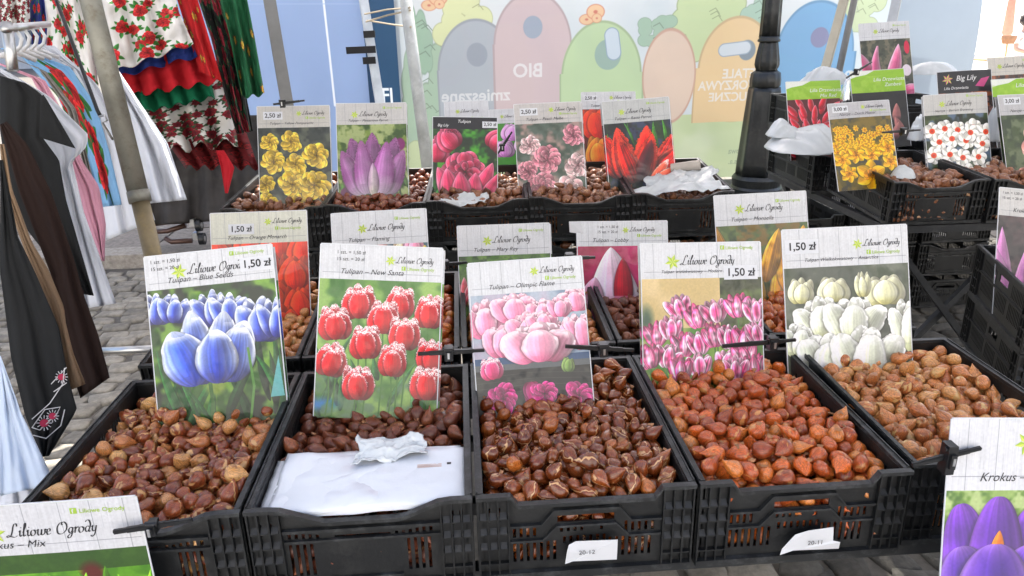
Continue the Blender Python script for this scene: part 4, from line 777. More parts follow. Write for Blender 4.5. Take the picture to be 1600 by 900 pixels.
card('black-headed card with a pink diamond mark behind the white narcissus card', p_dark, (1463, 114), (1547, 109), (1545, 222), (1460, 228), 2.67, 2.53, .38, '', None, None, None, head='black', big=[('Big Lily', .33, .17, .13, M_WHITEINK), ('Lilia Drzewiasta', .1, .32, .07, M_WHITEINK)], group=gr, seed=25,
     extra=lambda put, star: (put(([(0, 0, 0), (.12, .13, 0), (.28, .16, 0), (.16, -.02, 0)], [(0, 3, 2, 1)]), .68, .28, PINKINK, 'diamond_mark'), star(.18, .14, .1, PINKINK, M_LIME)))
card('card with white narcissi and orange centres, several cards behind it', p_narc, (1441, 150), (1541, 145), (1547, 282), (1450, 288), 2.13, 1.99, .31, 'Narcyz – Barrett Browning', None, None, None, (.34, .17, .95), (.72, .05), stack=4, group=gr, seed=26, tone=(212, 212, 210))
card('card cut off by the picture edge, tallest above the lime-green header', p_dark, (1543, 91), (1625, 86), (1630, 200), (1548, 205), 3.04, 2.9, .33, '', None, None, None, (.28, .19, .95), (.72, .08), group=gr, seed=27, tone=(222, 218, 208))
card('card with lime-green header behind the pink peony card at the right edge', p_calla, (1549, 125), (1636, 120), (1640, 235), (1553, 240), 2.6, 2.46, .3, '', None, None, None, head='green', big=[('Lilia', .42, .15, .1, M_WHITEINK)], group=gr, seed=28)
card('pink peony card at the right edge with a 3,00 zł price', p_pinkpeony, (1559, 149), (1660, 144), (1676, 262), (1576, 268), 2.08, 1.94, .31, 'Narcyz – Replete', '3,00 zł', (.1, .12, .085), None, (.6, .12, .7), (.74, .18), stack=4, group=gr, seed=29, tone=(200, 200, 203))
card('card with lilac star-shaped petals in the low crate at the right edge', p_lilstar, (1563, 297), (1700, 301), (1715, 498), (1580, 480), 1.22, 1.08, .29, 'Krokus', None, None, (.03, .06), (.4, .17, .9), (.72, .06), group=None, seed=30, tone=(212, 212, 212))
card('card with purple crocuses in a meadow clipped to the front of the leftmost crate', p_meadow, (-96, 800), (200, 775), (224, 1160), (-72, 1180), -.035, -.04, .30, 'Krokus – Mix', None, None, None, (.33, .185, 1.05), (.70, .07), group='crocus cards clipped to the front', seed=31, tone=(232, 234, 240))
card('card with big purple crocus and orange stamen at the lower right', p_crocus, (1488, 656), (1790, 652), (1826, 1080), (1526, 1085), -.03, -.165, .35, 'Krokus – Flower Record', None, None, None, (.45, .14, 1.), (.72, .06), stack=2, group='crocus cards clipped to the front', seed=32, tone=(236, 238, 244))
# ------------------------------------------------------------------ clamps, bags, slips
def clamp(a, b, s, y, label, blk=(.018, .03), yb=None):
    A = at(*a, y=y); B = at(*b, y=(y if yb is None else yb)); c = A.lerp(B, s); t = empty('card_clamp', c, 0, label, 'clamp', 'black clamps holding the cards')
    A = A-c; B = B-c; k = MB(); n = 6
    for i in range(n):
        p, q = A.lerp(B, i/n), A.lerp(B, (i+1)/n); w = .006+.0045*math.sin(math.pi*(i+.7)/n); k.bar(p, q, .005, w)
    k.bar(A+Vector((0, -.003, .001)), B+Vector((0, -.003, .001)), .0015, .003); k.build('jaw', M_BLACK, t)
    k = MB(); k.box(-blk[0]/2, blk[0]/2, -.012, .010, -blk[1]*.55, blk[1]*.45); k.box(-blk[0]*.3, blk[0]*.3, -.018, -.0121, -blk[1]*.3, blk[1]*.2); k.tube([(-blk[0]*.7, -.004, blk[1]*.3), (blk[0]*.7, -.004, blk[1]*.3)], .005, 10); k.build('spring_block', M_BLACK, t)
    k = MB(); k.box(-.0022, .0022, -.0195, -.0181, -.008, .006); k.build('pin', M_METAL, t)
clamp((427, 163), (476, 157), .3, 1.92, 'black clamp on top of the yellow double tulip card')
clamp((653, 553), (757, 547), .46, .372, 'black clamp between the fringed red and the pale pink tulip cards')
clamp((883, 541), (990, 547), .55, .385, 'black clamp between the pale pink and the striped tulip cards')
clamp((1128, 541), (1243, 531), .68, .38, 'black clamp between the striped and the white tulip cards')
clamp((178, 831), (300, 812), .5, -.05, 'black clamp across the crocus meadow card and the leftmost crate', (.014, .02))
clamp((1425, 726), (1532, 700), .52, -.055, 'chunky black clamp holding the purple crocus card', (.016, .055))
clamp((1378, 207), (1438, 203), .55, 1.84, 'black clamp on the yellow daffodil card')
clamp((1322, 122), (1362, 97), .4, 2.50, 'black clamp below the pink lily card')
clamp((872, 404), (930, 402), .3, .70, 'black clamp behind the top corner of the pale pink tulip card')
clamp((672, 416), (730, 410), .4, .93, 'black clamp left of the red and white star tulip card')
clamp((778, 240), (800, 206), .3, 2.05, 'black clamp upright between the black-headed and the pale pink double tulip cards')

def hash3(P, f, seed):
    from mathutils import noise
    return [noise.fractal(Vector(p)*f+Vector((seed, seed*2.1, 0)), .8, 2.1, 4) for p in P]
def bag(name, loc, size, seed, label, group=None, m=None, rot=0, sub=4, amp=.28, f=2.4):
    """thin film bag slumped into a mound with long pinched folds"""
    from mathutils import noise
    n = 44; P = []; ta = seed*1.3; ct, st = math.cos(ta), math.sin(ta)
    for j in range(n+1):
        row = []
        for i in range(n+1):
            a, b = i/n*2-1, j/n*2-1; u = a*math.sqrt(1-b*b/2); v = b*math.sqrt(1-a*a/2); rr = math.sqrt(u*u+v*v)
            al, ac = u*ct*.8+v*st, (-u*st+v*ct); fo = abs(noise.noise(Vector((al*.6+seed, ac*2.8, seed))))+.3*abs(noise.noise(Vector((al*.9, ac*7, seed+3)))); lob = .6*noise.noise(Vector((u*1.1+seed, v*1.1, 5)))
            z = (1-rr**2.6)*(.85+.5*lob)-.34*fo*(1-rr**4)+.02*noise.noise(Vector((u*9, v*9, seed))); k = 1+.16*noise.noise(Vector((u*1.5, v*1.5, seed+9)))
            row.append((u*size[0]*k, v*size[1]*k, (z*1.5-.6)*size[2]))
        P.append(row)
    q = MB(); q.grid(P); o = q.build(name, m or M_BAG, None, True); solidify(o, .0008); o.location = loc; o.rotation_euler = (0, 0, rot); return tag(o, label, 'bag', group)
# stack of flat carrier bags in the second crate
def padmesh(x0, x1, y0, y1, z, th, seed, amp=.002, tilt=0):
    from mathutils import noise
    nx, ny = 40, 24; P = []
    for j in range(ny+1):
        row = []
        for i in range(nx+1):
            u, v = i/nx, j/ny; x = x0+(x1-x0)*u; y = y0+(y1-y0)*v; e = min(u, 1-u, v, 1-v); ed = min(1, e*12)
            zz = z+tilt*(v-.5)+amp*noise.fractal(Vector((u*3, v*2, seed)), .9, 2, 4)*2-th*.5*(1-ed)**2+.004*math.sin(u*3.1+seed)
            row.append((x+.002*noise.noise(Vector((u*2, v*8, seed))), y+.003*noise.noise(Vector((u*5, v, seed+4))), zz))
        P.append(row)
    return P
q = MB()
for k in range(5):
    dx = .0025*k*(-1)**k; P = padmesh(-.377+dx, -.021-dx, .018+abs(dx)*.3, .196+dx*.8, .7800+.0021*k, .012, 5+k*.1 if k < 4 else 9, .0013 if k < 4 else .0042, .006); q.grid(P)
t = q.build('carrier_bag_stack', M_STACK, None, True); solidify(t, .0012); tag(t, 'stack of flat white carrier bags lying on the matte brown bulbs', 'bags')
M_PALEINK = mat('pale_orange_ink', (.72, .50, .42), .6, var=.2)
q = MB()
for k in range(9): q.box(-.108+.0052*k, -.1055+.0052*k, .138, .160, .7925, .7929)
for k in range(4): q.box(-.108, -.062, .128-.003*k, .1293-.003*k, .7925, .7929)
q.build('printed_mark', M_PALEINK, t); q = MB(); q.box(-.052, -.044, .125, .131, .7928, .7932); q.build('printed_mark', M_INK, t)
def crumple(name, pts, seed, label, cat='bag', m=None, amp=.02, group=None):
    """pts: four corners (Vectors) of a loose sheet"""
    from mathutils import noise
    a, b, c, d = pts; n = 28; P = []
    nn = (b-a).cross(d-a).normalized()
    for j in range(n+1):
        P.append([])
        for i in range(n+1):
            u, v = i/n, j/n; p = a.lerp(b, u).lerp(d.lerp(c, u), v); w = Vector((u*3+seed, v*3, seed))
            p = p+nn*(amp*(1.6*noise.noise(w)-1.2*abs(noise.noise(w*2.1))+.5*noise.noise(w*5)))+(b-a)*.10*noise.noise(w*1.3+Vector((5, 0, 0)))+(d-a)*.10*noise.noise(w*1.7+Vector((0, 7, 0))); P[-1].append(p)
    q = MB(); q.grid(P); o = q.build(name, m or M_BAG, None, True); solidify(o, .0006); return tag(o, label, cat, group)
M_FILM = mat('clear_film', (.70, .74, .76), .12, coat=.6, var=.06, bump=.6, bscale=30)
crumple('plastic_bag', [Vector((-.235, .135, .802)), Vector((-.09, .15, .803)), Vector((-.095, .21, .806)), Vector((-.225, .215, .812))], 3.3, 'crumpled clear bag lying on top of the white carrier bags', m=M_FILM, amp=.010)
x, y = r3(2); crumple('plastic_bag', [Vector((x+.03, y+.02, .92)), Vector((x+.235, y+.01, .922)), Vector((x+.24, y+.11, .935)), Vector((x+.04, y+.11, .93))], 6, 'white bag spread in the back row crate with the peony tulip card', amp=.012)
x, y = r3(4); crumple('plastic_sheet', [Vector((x-.01, y+.04, .93)), Vector((x+.37, y+.0, .955)), Vector((x+.37, y+.24, 1.0)), Vector((x+.16, y+.24, .975))], 8, 'pale crinkled plastic sheet in the rightmost back row crate', 'sheet', M_BAG, .016)
q = MB(); A = Vector((x+.22, y+.26, .985)); B = Vector((x+.33, y+.22, 1.005)); q.tube([A, B], .021, 20, cap=False); q.tube([B, A], .018, 20, cap=False); tag(q.build('cardboard_tube', mat('grey_cardboard', (.42, .38, .34), .8), None, True), 'grey cardboard tube lying on the crinkled plastic sheet', 'tube')
def slip(cor, y, label, text, tear=0):
    P = [at(*c, y=y) for c in cor]; c0 = P[0]; t = empty('paper_slip', c0, 0, label, 'paper slip', 'paper slips on the crate fronts'); q = MB(); n = len(P)
    q.add([p-c0+Vector((0, .002*math.sin(i*2.2), 0)) for i, p in enumerate(P)], [tuple(range(n))]); o = q.build('sheet', M_PAPER, t); solidify(o, .0004)
    if not text: return
    V, F = text_geo(text, .013, 0); q = MB(); mx = sum(c[0] for c in cor)/len(cor); my = sum(c[1] for c in cor)/len(cor); A = at(mx-8, my+3, y=y)-c0; q.add([A+Vector((a, -.0035, b)) for a, b, _ in V], F); q.build('lettering', M_INK, t)
slip([(883, 882), (886, 860), (889, 852), (900, 846), (965, 842), (964, 875), (895, 877)][::-1], -.006, 'blank-looking white slip on the front of the crate with the pale pink tulip card', '20-12')
slip([(1218, 866), (1222, 858), (1243, 836), (1262, 828), (1303, 824), (1302, 845), (1312, 846), (1311, 858), (1240, 860)][::-1], -.006, 'torn white slip on the front of the crate with the striped tulip card', '20-11')
slip([(889, 346), (905, 346), (912, 366), (890, 363)], 1.05, 'small grey slip peeking out left of the magenta close-up card', '')

# ------------------------------------------------------------------ right-hand stall
GS = 'crates on the right-hand stall'
def rcrate(st, x, y, z, rz, lab, fill=None, tilt=0):
    c = crate(st, (x, y, z), rz, lab, GS, tilt); return c
rcrate('A', 1.70, 1.69, .945, -.01, 'black crate holding the yellow daffodil and narcissus cards, front of the side stall', tilt=.05)
rcrate('A', 2.10, 1.67, .945, -.01, 'black crate at the right edge under the pink peony card', tilt=.05)
rcrate('A', 1.66, 2.30, .945, -.0, 'black crate covered by a white bag beside the lamp post')
rcrate('A', 2.06, 2.30, .960, -.0, 'black crate behind the narcissus card on the side stall')
rcrate('B', 2.46, 2.30, .960, -.0, 'black crate behind the pink peony card on the side stall')
rcrate('A', 1.90, 2.92, 1.12, .0, 'highest crate of the side stall, slotted front catching light')
rcrate('A', 2.30, 2.92, 1.12, .0, 'crate beside the highest one at the back of the side stall')
a = at(1545, 398, z=.80); b = at(1606, 455, z=.80); ang = math.atan2((a-b).y, (a-b).x)-math.pi/2
for k in range(2): crate('A', (b.x-.02, b.y-.05, .80-k*.183), ang, ['black crate with the lilac star card in the low stack at the right edge', 'black crate underneath in the low stack at the right edge'][k], GS)
# bulbs lying in the side stall crates (one more heap)
Vs = []; Fs = []; Ls = []; Rn = []; n0 = 0
for x, y, z in ((1.70, 1.69, .935), (2.10, 1.67, .935)):
    P, rad = fills[3]
    for p, r_ in zip(P, rad):
        V, F, L = LOW[rb.randrange(3)]; A = np.array(rq())*(r_*1.25); Vs.append(V @ A.T+np.array([x+p[0], y+p[1], z+p[2]+.05*p[1]])); Ls.append(L); Rn.append(np.full(len(V), rb.random())); Fs += [tuple(i+n0 for i in f) for f in F]; n0 += len(V)
me = bpy.data.meshes.new('loose_bulbs'); me.from_pydata(np.concatenate(Vs).tolist(), [], Fs); me.materials.append(BM['dusky']); me.polygons.foreach_set('use_smooth', [True]*len(Fs)); set_attrs(me, np.concatenate(Ls), np.concatenate(Rn)); me.update()
tag(mobj('narcissus_bulbs', me), 'dull brown narcissus bulbs heaped on the side stall', 'bulbs', kind='stuff')
t = empty('trestle_table', (1.7, 1.7, 0), 0, 'dark folding frame under the side stall crates', 'table')
part_bars('rail', [((1.68, 1.72, .745), (2.9, 1.69, .745), .03, .03), ((1.68, 2.85, .745), (2.9, 2.85, .745), .03, .03), ((1.72, 1.74, .745), (1.69, 2.84, .745), .03, .03)], t)
part_bars('leg', [((1.72, 1.73, .73), (2.35, 1.73, .0), .025, .025), ((2.35, 1.76, .73), (1.75, 1.76, .0), .025, .025), ((1.7, 1.8, .73), (1.7, 2.8, 0), .025, .025), ((1.74, 2.8, .73), (1.74, 1.8, 0), .025, .025), ((2.6, 1.76, .73), (2.1, 1.76, 0), .025, .025)], t)
part_bars('leg', [((1.95, 3.0, .93), (1.95, 3.0, 0), .03, .03), ((2.66, 3.0, .93), (2.66, 3.0, 0), .03, .03)], t)
gbg = 'white bags on the side stall'
bag('carrier_bag', at(1262, 215, y=2.45), (.20, .20, .085), 4, 'large white carrier bag over the crate beside the lamp post', gbg)
bag('carrier_bag', at(1225, 200, y=2.5), (.08, .10, .06), 5, 'bunched end of the white bag nearest the lamp post', gbg)
bag('carrier_bag', at(1412, 268, y=1.80), (.045, .05, .035), 7, 'small white bag knotted at the foot of the daffodil card', gbg)
bag('carrier_bag', at(1455, 106, y=3.15), (.16, .12, .05), 9, 'white bag lying on the highest crate', gbg)
bag('carrier_bag', at(1438, 200, y=2.3), (.05, .05, .09), 11, 'white bag tucked left of the narcissus card', gbg, M_FILM)
bag('carrier_bag', at(1552, 195, y=2.3), (.05, .05, .12), 13, 'white bag tucked right of the narcissus card', gbg)
bag('carrier_bag', at(1290, 118, y=2.95), (.14, .1, .07), 15, 'white bag behind the green-headed red flower card', gbg)
bag('foil_wrap', at(1322, 140, y=2.55), (.022, .03, .09), 17, 'crumpled silver foil between the two green-headed cards', None, mat('silver_foil', (.75, .75, .75), .2, 1), amp=.5, f=3)
q = MB(); q.bar(at(1527, 494, z=.40), at(1574, 606, z=.08), .006, .028); q.bar(at(1522, 489, z=.40), at(1542, 492, z=.40), .03, .006); tag(q.build('steel_strap', mat('blue_grey_steel', (.09, .12, .16), .4, .5)), 'blue-grey steel strap leaning over the paving below the low crates', 'metal strap')

for k in range(6):
    for j in range(0 if k < 3 else 3):
        x = (1.62, 2.04, 2.46)[k % 3]; y = 2.62
        c = crate('AB'[(j+k) % 2], (x+.01*j, y+.008*j, .19+.186*j), .02*(j-1), f'empty black crate under the side stall, {("left", "middle", "right")[k % 3]} stack, {("lowest", "second", "topmost")[j]}', 'crates stored under the side stall')

M_FLAKE = mat('papery_bulb_skin', (.42, .20, .09), .5, var=.4, vscale=40, trans=.2); q = MB(); rf = random.Random(12)
for b in rf.sample(vis, min(330, len(vis))):
    w = b[0]+Vector((rf.uniform(-.01, .01), rf.uniform(-.01, .01), b[1]*.98)); m_ = Matrix.Rotation(rf.uniform(0, 6.3), 3, 'Z') @ Matrix.Rotation(rf.uniform(-.7, .7), 3, 'X'); L_, W_ = rf.uniform(.006, .016), rf.uniform(.003, .008)
    q.grid([[w+m_ @ Vector((L_*(i/3-.5)*(1-.3*abs(j-1)), W_*(j-1)*(1-abs(i/3-.5)), .004*(1-((j-1))**2)*.9-.02*abs(L_)*(i-1.5)**2*.3)) for i in range(4)] for j in range(3)])
fk = q.build('bulb_skin_flakes', M_FLAKE, None, True); tag(fk, 'papery brown skin flakes scattered over the bulbs', 'flakes', kind='stuff')
# ------------------------------------------------------------------ ground, paving
M_GROUND = mat('dusty_joint_sand', (.13, .12, .105), .95, var=.25, vscale=20, bump=.4, bscale=60)
def stone_mat(name, col):
    m = mat(name, col, .85, var=.28, vscale=30, bump=.9, bscale=70, wear=tuple(min(1, c*1.5) for c in col), wscale=25); nt = m.node_tree
    oi = _n(nt, 'ShaderNodeObjectInfo'); p = nt.nodes['Principled BSDF']; src = p.inputs['Base Color'].links[0].from_socket
    hsv = _n(nt, 'ShaderNodeHueSaturation'); mr = _n(nt, 'ShaderNodeMapRange'); mr.inputs[3].default_value = .72; mr.inputs[4].default_value = 1.25
    nt.links.new(oi.outputs['Random'], mr.inputs[0]); nt.links.new(mr.outputs[0], hsv.inputs['Value']); nt.links.new(src, hsv.inputs['Color']); nt.links.new(hsv.outputs[0], p.inputs['Base Color']); return m
M_SETT = stone_mat('granite_sett', (.25, .228, .19)); M_SETT2 = stone_mat('shaded_granite_sett', (.085, .08, .07)); M_SLAB = stone_mat('paving_slab', (.30, .27, .235))  # second sett stone: asphalt-dark tone with the side stall's shade painted in
q = MB(); q.add([(-60, -40, 0), (60, -40, 0), (60, 120, 0), (-60, 120, 0)], [(0, 1, 2, 3)]); ground = q.build('ground', M_GROUND); tag(ground, kind='structure')
rp = random.Random(8)
def sett_geo(w, l, h, seed):
    r = random.Random(seed); n = 8; ring = []
    for k in range(4):
        sx, sy = [(-1, -1), (1, -1), (1, 1), (-1, 1)][k]; nx, ny = [(1, 0), (0, 1), (-1, 0), (0, -1)][k]
        ring.append((sx*w/2+r.uniform(-.013, .013), sy*l/2+r.uniform(-.012, .012))); ring.append((sx*w/2+nx*w*.5+r.uniform(-.005, .005), sy*l/2+ny*l*.5+r.uniform(-.005, .005)))
    V = [(x, y, -.02) for x, y in ring]+[(x, y, h*.55) for x, y in ring]+[(x*.86, y*.86, h+r.uniform(-.002, .002)) for x, y in ring]+[(x*.45, y*.45, h+.003+r.uniform(-.003, .003)) for x, y in ring]+[(0, 0, h+.004)]
    F = [(i*8+k, i*8+(k+1) % 8, i*8+8+(k+1) % 8, i*8+8+k) for i in range(3) for k in range(8)]+[(24+k, 24+(k+1) % 8, 32) for k in range(8)]
    return V, F
SG = [sett_geo(.108+.016*(i % 4), .086+.012*(i % 3), .012+.004*(i % 3), i) for i in range(7)]
SM = []; SM2 = []
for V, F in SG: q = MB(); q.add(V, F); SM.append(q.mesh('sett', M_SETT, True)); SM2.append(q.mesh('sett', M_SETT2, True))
cand = []
for row in range(46):
    y = .10+row*.108; x = -3.6+rp.uniform(0, .15)
    while x < 3.9:
        w = .150
        if (x < -.55 and y < 3.95) or (x > .25 and y < 4.9):
            p = np.array([x, y, 0])-CAM_LOC; dep = p @ FX; px = 800+FPX*(p @ RX)/dep; py = 450-FPX*(p @ UX)/dep
            vis_ = (0 < px < 250 and 380 < py < 800) or (px > 1420 and 340 < py < 640 and px < 1600) or (1040 < px < 1510 and py > 860 and py < 940)
            cand.append((0 if vis_ else 1, dep, x+rp.uniform(-.014, .014), y+rp.uniform(-.012, .012)+.03*math.sin(x*1.3), rp.uniform(-.26, .26), rp.randrange(7)))
        x += w
cand.sort()
for v, dep, x, y, a, k in cand[:300]:
    o = mobj('sett', (SM2 if x > .9 else SM)[k], ground); o.location = (x, y, 0); o.rotation_euler = (rp.uniform(-.03, .03), rp.uniform(-.03, .03), a)  # setts towards the side stall take the shade-darkened stone
q = MB()
for v, dep, x, y, a, k in cand[300:]:
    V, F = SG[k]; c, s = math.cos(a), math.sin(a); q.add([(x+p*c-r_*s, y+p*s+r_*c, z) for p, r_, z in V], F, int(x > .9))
tag(q.build('small_paving_setts', [M_SETT, M_SETT2], ground, True), kind='stuff')
x = -5.0
while x < -.6:
    w = .62; q = MB(); q.box(-w/2+.004, w/2-.004, -.10, .10, -.02, .10); o = q.build('kerb_stone', M_SLAB, ground); o.location = (x, 4.12, 0); x += w
M_FLAG = stone_mat('flagstone', (.27, .24, .21))
for j in range(4):
    for i in range(9):
        q = MB() if (i, j) == (0, 0) else None
        if q: q.box(-.243, .243, -.243, .243, 0, .095); fm = q.mesh('paving_flag', M_FLAG)
        o = mobj('paving_flag', fm, ground); o.location = (-5.0+.5*i+.25*(j % 2), 4.47+.5*j, rp.uniform(-.002, .002)); 

# ------------------------------------------------------------------ tent roofs and posts
M_ROOF = mat('white_tent_roof', (.74, .75, .78), .7, var=.04, trans=.55)
def roof(name, x0, x1, y0, y1, z, rise, label):
    q = MB(); P = [[(x0+(x1-x0)*i/12, y0+(y1-y0)*j/12, z+rise*(1-max(abs(i-6), abs(j-6))/6)+.02*math.sin(i*2.1+j)) for i in range(13)] for j in range(13)]; q.grid(P)
    t = q.build(name, M_ROOF, None, True); solidify(t, .003); q = MB(); v = .18
    for a, b in (((x0, y0), (x1, y0)), ((x1, y0), (x1, y1)), ((x1, y1), (x0, y1)), ((x0, y1), (x0, y0))):
        q.grid([[(a[0]+(b[0]-a[0])*i/20+(.01*math.sin(i*2) if j else 0), a[1]+(b[1]-a[1])*i/20+(.01*math.cos(i*2) if j else 0), z-v*j) for i in range(21)] for j in (0, 1)])
    o = q.build('valance', M_ROOF, t); solidify(o, .002); return tag(t, label, 'tent')
roof('market_tent', 1.47, 6.5, -.35, 3.9, 2.5, .75, 'white pitched tent roof over the side stall')
roof('market_tent', -2.6, 1.45, -.35, 3.0, 2.5, .75, 'white pitched tent roof over the bulb stall')
roof('market_tent', -5.6, -.75, 3.3, 6.6, 2.5, .7, 'white tent roof over the hanging skirts')
M_POST = mat('galvanised_pole', (.27, .27, .235), .42, .55, var=.25, wear=(.16, .13, .09), wscale=14)
M_POST2 = mat('rusty_pole_foot', (.25, .20, .12), .5, .4, var=.4, wear=(.35, .27, .12), wscale=20)
def post(p0, p1, d0, d1, r, label, z1=2.5, m=M_POST, low=None, flat=False):
    a = at(*p0, d=d0); b = at(*p1, d=d1); v = (a-b).normalized(); top = a+v*((z1-a.z)/v.z); foot = b-v*(b.z/v.z)
    t = empty('tent_pole', foot, 0, label, 'pole'); q = MB(); lo = low if low else foot+Vector((0, 0, .012))
    if flat: q.bar(lo-foot, top-foot, r*2, r*1.2)
    else: q.tube([lo-foot, top-foot], r, 20)
    q.build('shaft', m, t, not flat); q = MB()
    if low: q.tube([Vector((0, 0, .012)), low-foot+v*.01], r*.86, 20); q.build('lower_shaft', M_POST2, t, True); q = MB(); q.tube([low-foot-v*.004, low-foot+v*.03], r*1.08, 20); q.build('collar', M_POST, t, True); q = MB()
    q.box(-.06, .06, -.06, .06, 0, .008); q.build('foot_plate', M_STEEL, t); return t
post((139, 0), (235, 395), 2.18, 2.22, .0295, 'thick galvanised pole in front of the hanging shirts, brownish below its collar', low=at(219, 314, d=2.21))
post((421, 0), (449, 165), 3.9, 3.9, .03, 'grey flat pole before the light blue tent wall', m=mat('grey_pole', (.20, .20, .19), .5, .3), flat=True)
post((634, 0), (664, 230), 4.3, 4.3, .035, 'pole wrapped in film at the left edge of the banner', m=mat('milky_film', (.42, .44, .42), .3, coat=.5, var=.2, wear=(.6, .62, .6)))
post((1319, 0), (1285, 125), 4.4, 4.4, .024, 'pale wooden-looking flat pole beside the side stall', m=mat('pale_pole', (.50, .46, .36), .5, var=.1), flat=True)
post((1335, 0), (1309, 122), 4.35, 4.35, .019, 'grey ridged pole right next to the pale flat pole', m=mat('dark_grey_pole', (.17, .17, .16), .45, .5))
post((1401, 0), (1376, 120), 5.2, 5.2, .03, 'light grey tent pole behind the pink lily card', m=mat('light_pole', (.45, .47, .48), .4, .2), flat=True)
post((568, 0), (594, 165), 5.6, 5.6, .032, 'white tent pole with black straps', m=mat('white_pole', (.68, .72, .72), .4), flat=True)
for a, b, d in (((568, 54), (586, 53), 5.52), ((541, 79), (587, 77), 5.52), ((567, 95), (587, 94), 5.52)):
    q = MB(); q.bar(at(*a, d=d), at(*b, d=d), .012, .05); tag(q.build('black_strap', M_BLACK), {54: 'uppermost black strap round the white tent pole', 79: 'widest black strap, sticking out left of the white tent pole', 95: 'lowest black strap round the white tent pole'}[a[1]], 'strap', 'black straps on the white pole')
q = MB()
for a, b, c in (((570, 22), (605, 15), (640, 12)), ((572, 34), (605, 24), (641, 16)), ((574, 32), (610, 38), (642, 42))): q.tube([at(*a, d=5.5), at(*b, d=5.0), at(*c, d=4.25)], .006, 6)
tag(q.build('twine', mat('beige_twine', (.5, .42, .3), .8)), 'beige twine stretched between the white pole and the wrapped pole', 'twine')

# ------------------------------------------------------------------ fabric walls and printed banner
def wallsheet(name, x0, x1, y, z0, z1, mt, label, cat, amp=.03, nx=40, nz=16, seed=1, yfun=None, edge=None):
    from mathutils import noise
    P = []; UV = []
    for j in range(nz+1):
        row = []
        for i in range(nx+1):
            u, v = i/nx, j/nz; xe = x1+(edge(v) if edge else 0); x = x0+(xe-x0)*u; z = z0+(z1-z0)*v
            yy = y+amp*(noise.noise(Vector((x*.9+seed, z*.5, seed)))+.5*abs(noise.noise(Vector((x*2.3+z*1.1, z*1.2-x*.6, seed)))))+(yfun(u, v) if yfun else 0); row.append((x, yy, z)); UV.append((u, v))
        P.append(row)
    q = MB(); q.grid(P); o = q.build(name, mt, None, True, UV); return tag(o, label, cat)
BY = 6.2; bx0, bx1, bz0, bz1 = -.56, 4.25, .02, 2.35; BWD = bx1-bx0
def bp(px, py): p = at(px, py, y=BY); return ((p.x-bx0)/BWD, (bz1-p.z)/BWD)
def bl_(px): return px*6.9/FPX/BWD
C = canvas(1200, int(1200*(bz1-bz0)/BWD), (216, 229, 236)); n = 1200
def be(px, py, rx, ry, col, soft=2, al=1): x, y = bp(px, py); ell(C, x, y, bl_(rx), bl_(ry), col, soft, 0, al)
blobs(C, [(226, 234, 238)], 150, 4)
gy = int(bp(900, 185)[1]*n); C[gy:] = c3((206, 224, 172)); blobs(C[gy:], [(216, 230, 190), (196, 216, 160)], 90, 2)
def cloud(px, py, w, h, col, seed):
    r = random.Random(seed)
    for lc, k_ in ((dark(col, .8), 1.07), (col, 1)):
        r = random.Random(seed)
        for k in range(14): be(px+r.uniform(-w, w)*.75, py+r.uniform(-h, h)*.75, w*.38*k_, h*.38*k_, lc, 2)
    for k in range(5): x_, y_ = bp(px+r.uniform(-w, w)*.5, py+r.uniform(-h, h)*.5); line(C, [(x_, y_), (x_+.012, y_-.006), (x_+.02, y_+.004)], .0016, dark(col, .72))
cloud(668, 170, 38, 90, (165, 196, 168), 1); cloud(655, 60, 20, 50, (150, 186, 160), 2); cloud(722, 30, 42, 46, (224, 232, 172), 3); cloud(668, 250, 30, 40, (205, 222, 168), 8)
cloud(1110, 40, 60, 55, (200, 222, 165), 4); cloud(1030, 48, 30, 26, (160, 195, 170), 5); cloud(1190, 15, 30, 30, (165, 200, 180), 6); cloud(1350, 15, 40, 40, (205, 220, 170), 7)
for px, ty, by_, rx, col, hole, hc, hr in ((745, 38, 250, 60, (172, 181, 192), (745, 85), (146, 156, 170), 17), (832, -3, 250, 60, (208, 186, 190), (832, 42), (152, 166, 186), 16), (940, 40, 260, 63, (188, 217, 165), (950, 85), (146, 178, 165), 22), (1150, 32, 190, 62, (238, 204, 150), (1168, 78), (120, 138, 152), 15), (1272, 8, 240, 62, (112, 168, 218), (1280, 58), (128, 128, 168), 15)):
    for k_, cc in ((1.05, dark(col, .86)), (1, col)):
        be(px, ty+rx*1.25, rx*k_, rx*1.25*k_+3, cc); x0, y0 = bp(px-rx*k_, ty+rx*1.2); x1, _ = bp(px+rx*k_, ty+rx*1.2); y1 = bp(px, by_)[1]; poly(C, [(x0, y0), (x1, y0), (x1, y1), (x0, y1)], cc)
    be(hole[0], hole[1], hr, hr*1.1, hc)
for k_, cc in ((1.06, (205, 160, 140)), (1, (230, 203, 182))):   # plain peach hump between the green and the orange bin
    be(1045, 120, 42*k_, 72*k_, cc)
x0, y0 = bp(956, 90); x1, y1 = bp(950, 55); line(C, [(x0+.004, y0-.01), (x1+.008, y1)], .03, (140, 165, 190)); line(C, [(x0+.004, y0-.01), (x1+.008, y1)], .026, (205, 222, 236))
x0, y0 = bp(1132, 78); x1, y1 = bp(1165, 74); line(C, [(x0, y0), (x1, y1)], .026, (150, 170, 190)); line(C, [(x0, y0), (x1, y1)], .022, (210, 222, 232))
for bx, by_, s_ in ((925, 24, 1.), (678, 2, 1.)):
    for dx, dy, rx, ry in ((-8, 6, 12, 8), (6, -6, 14, 11), (8, 4, 8, 7)): be(bx+dx, by_+dy, rx*1.1, ry*1.1, (215, 120, 90)); be(bx+dx, by_+dy, rx, ry, (240, 196, 150)); be(bx+dx, by_+dy, rx*.3, ry*.3, (210, 110, 90))
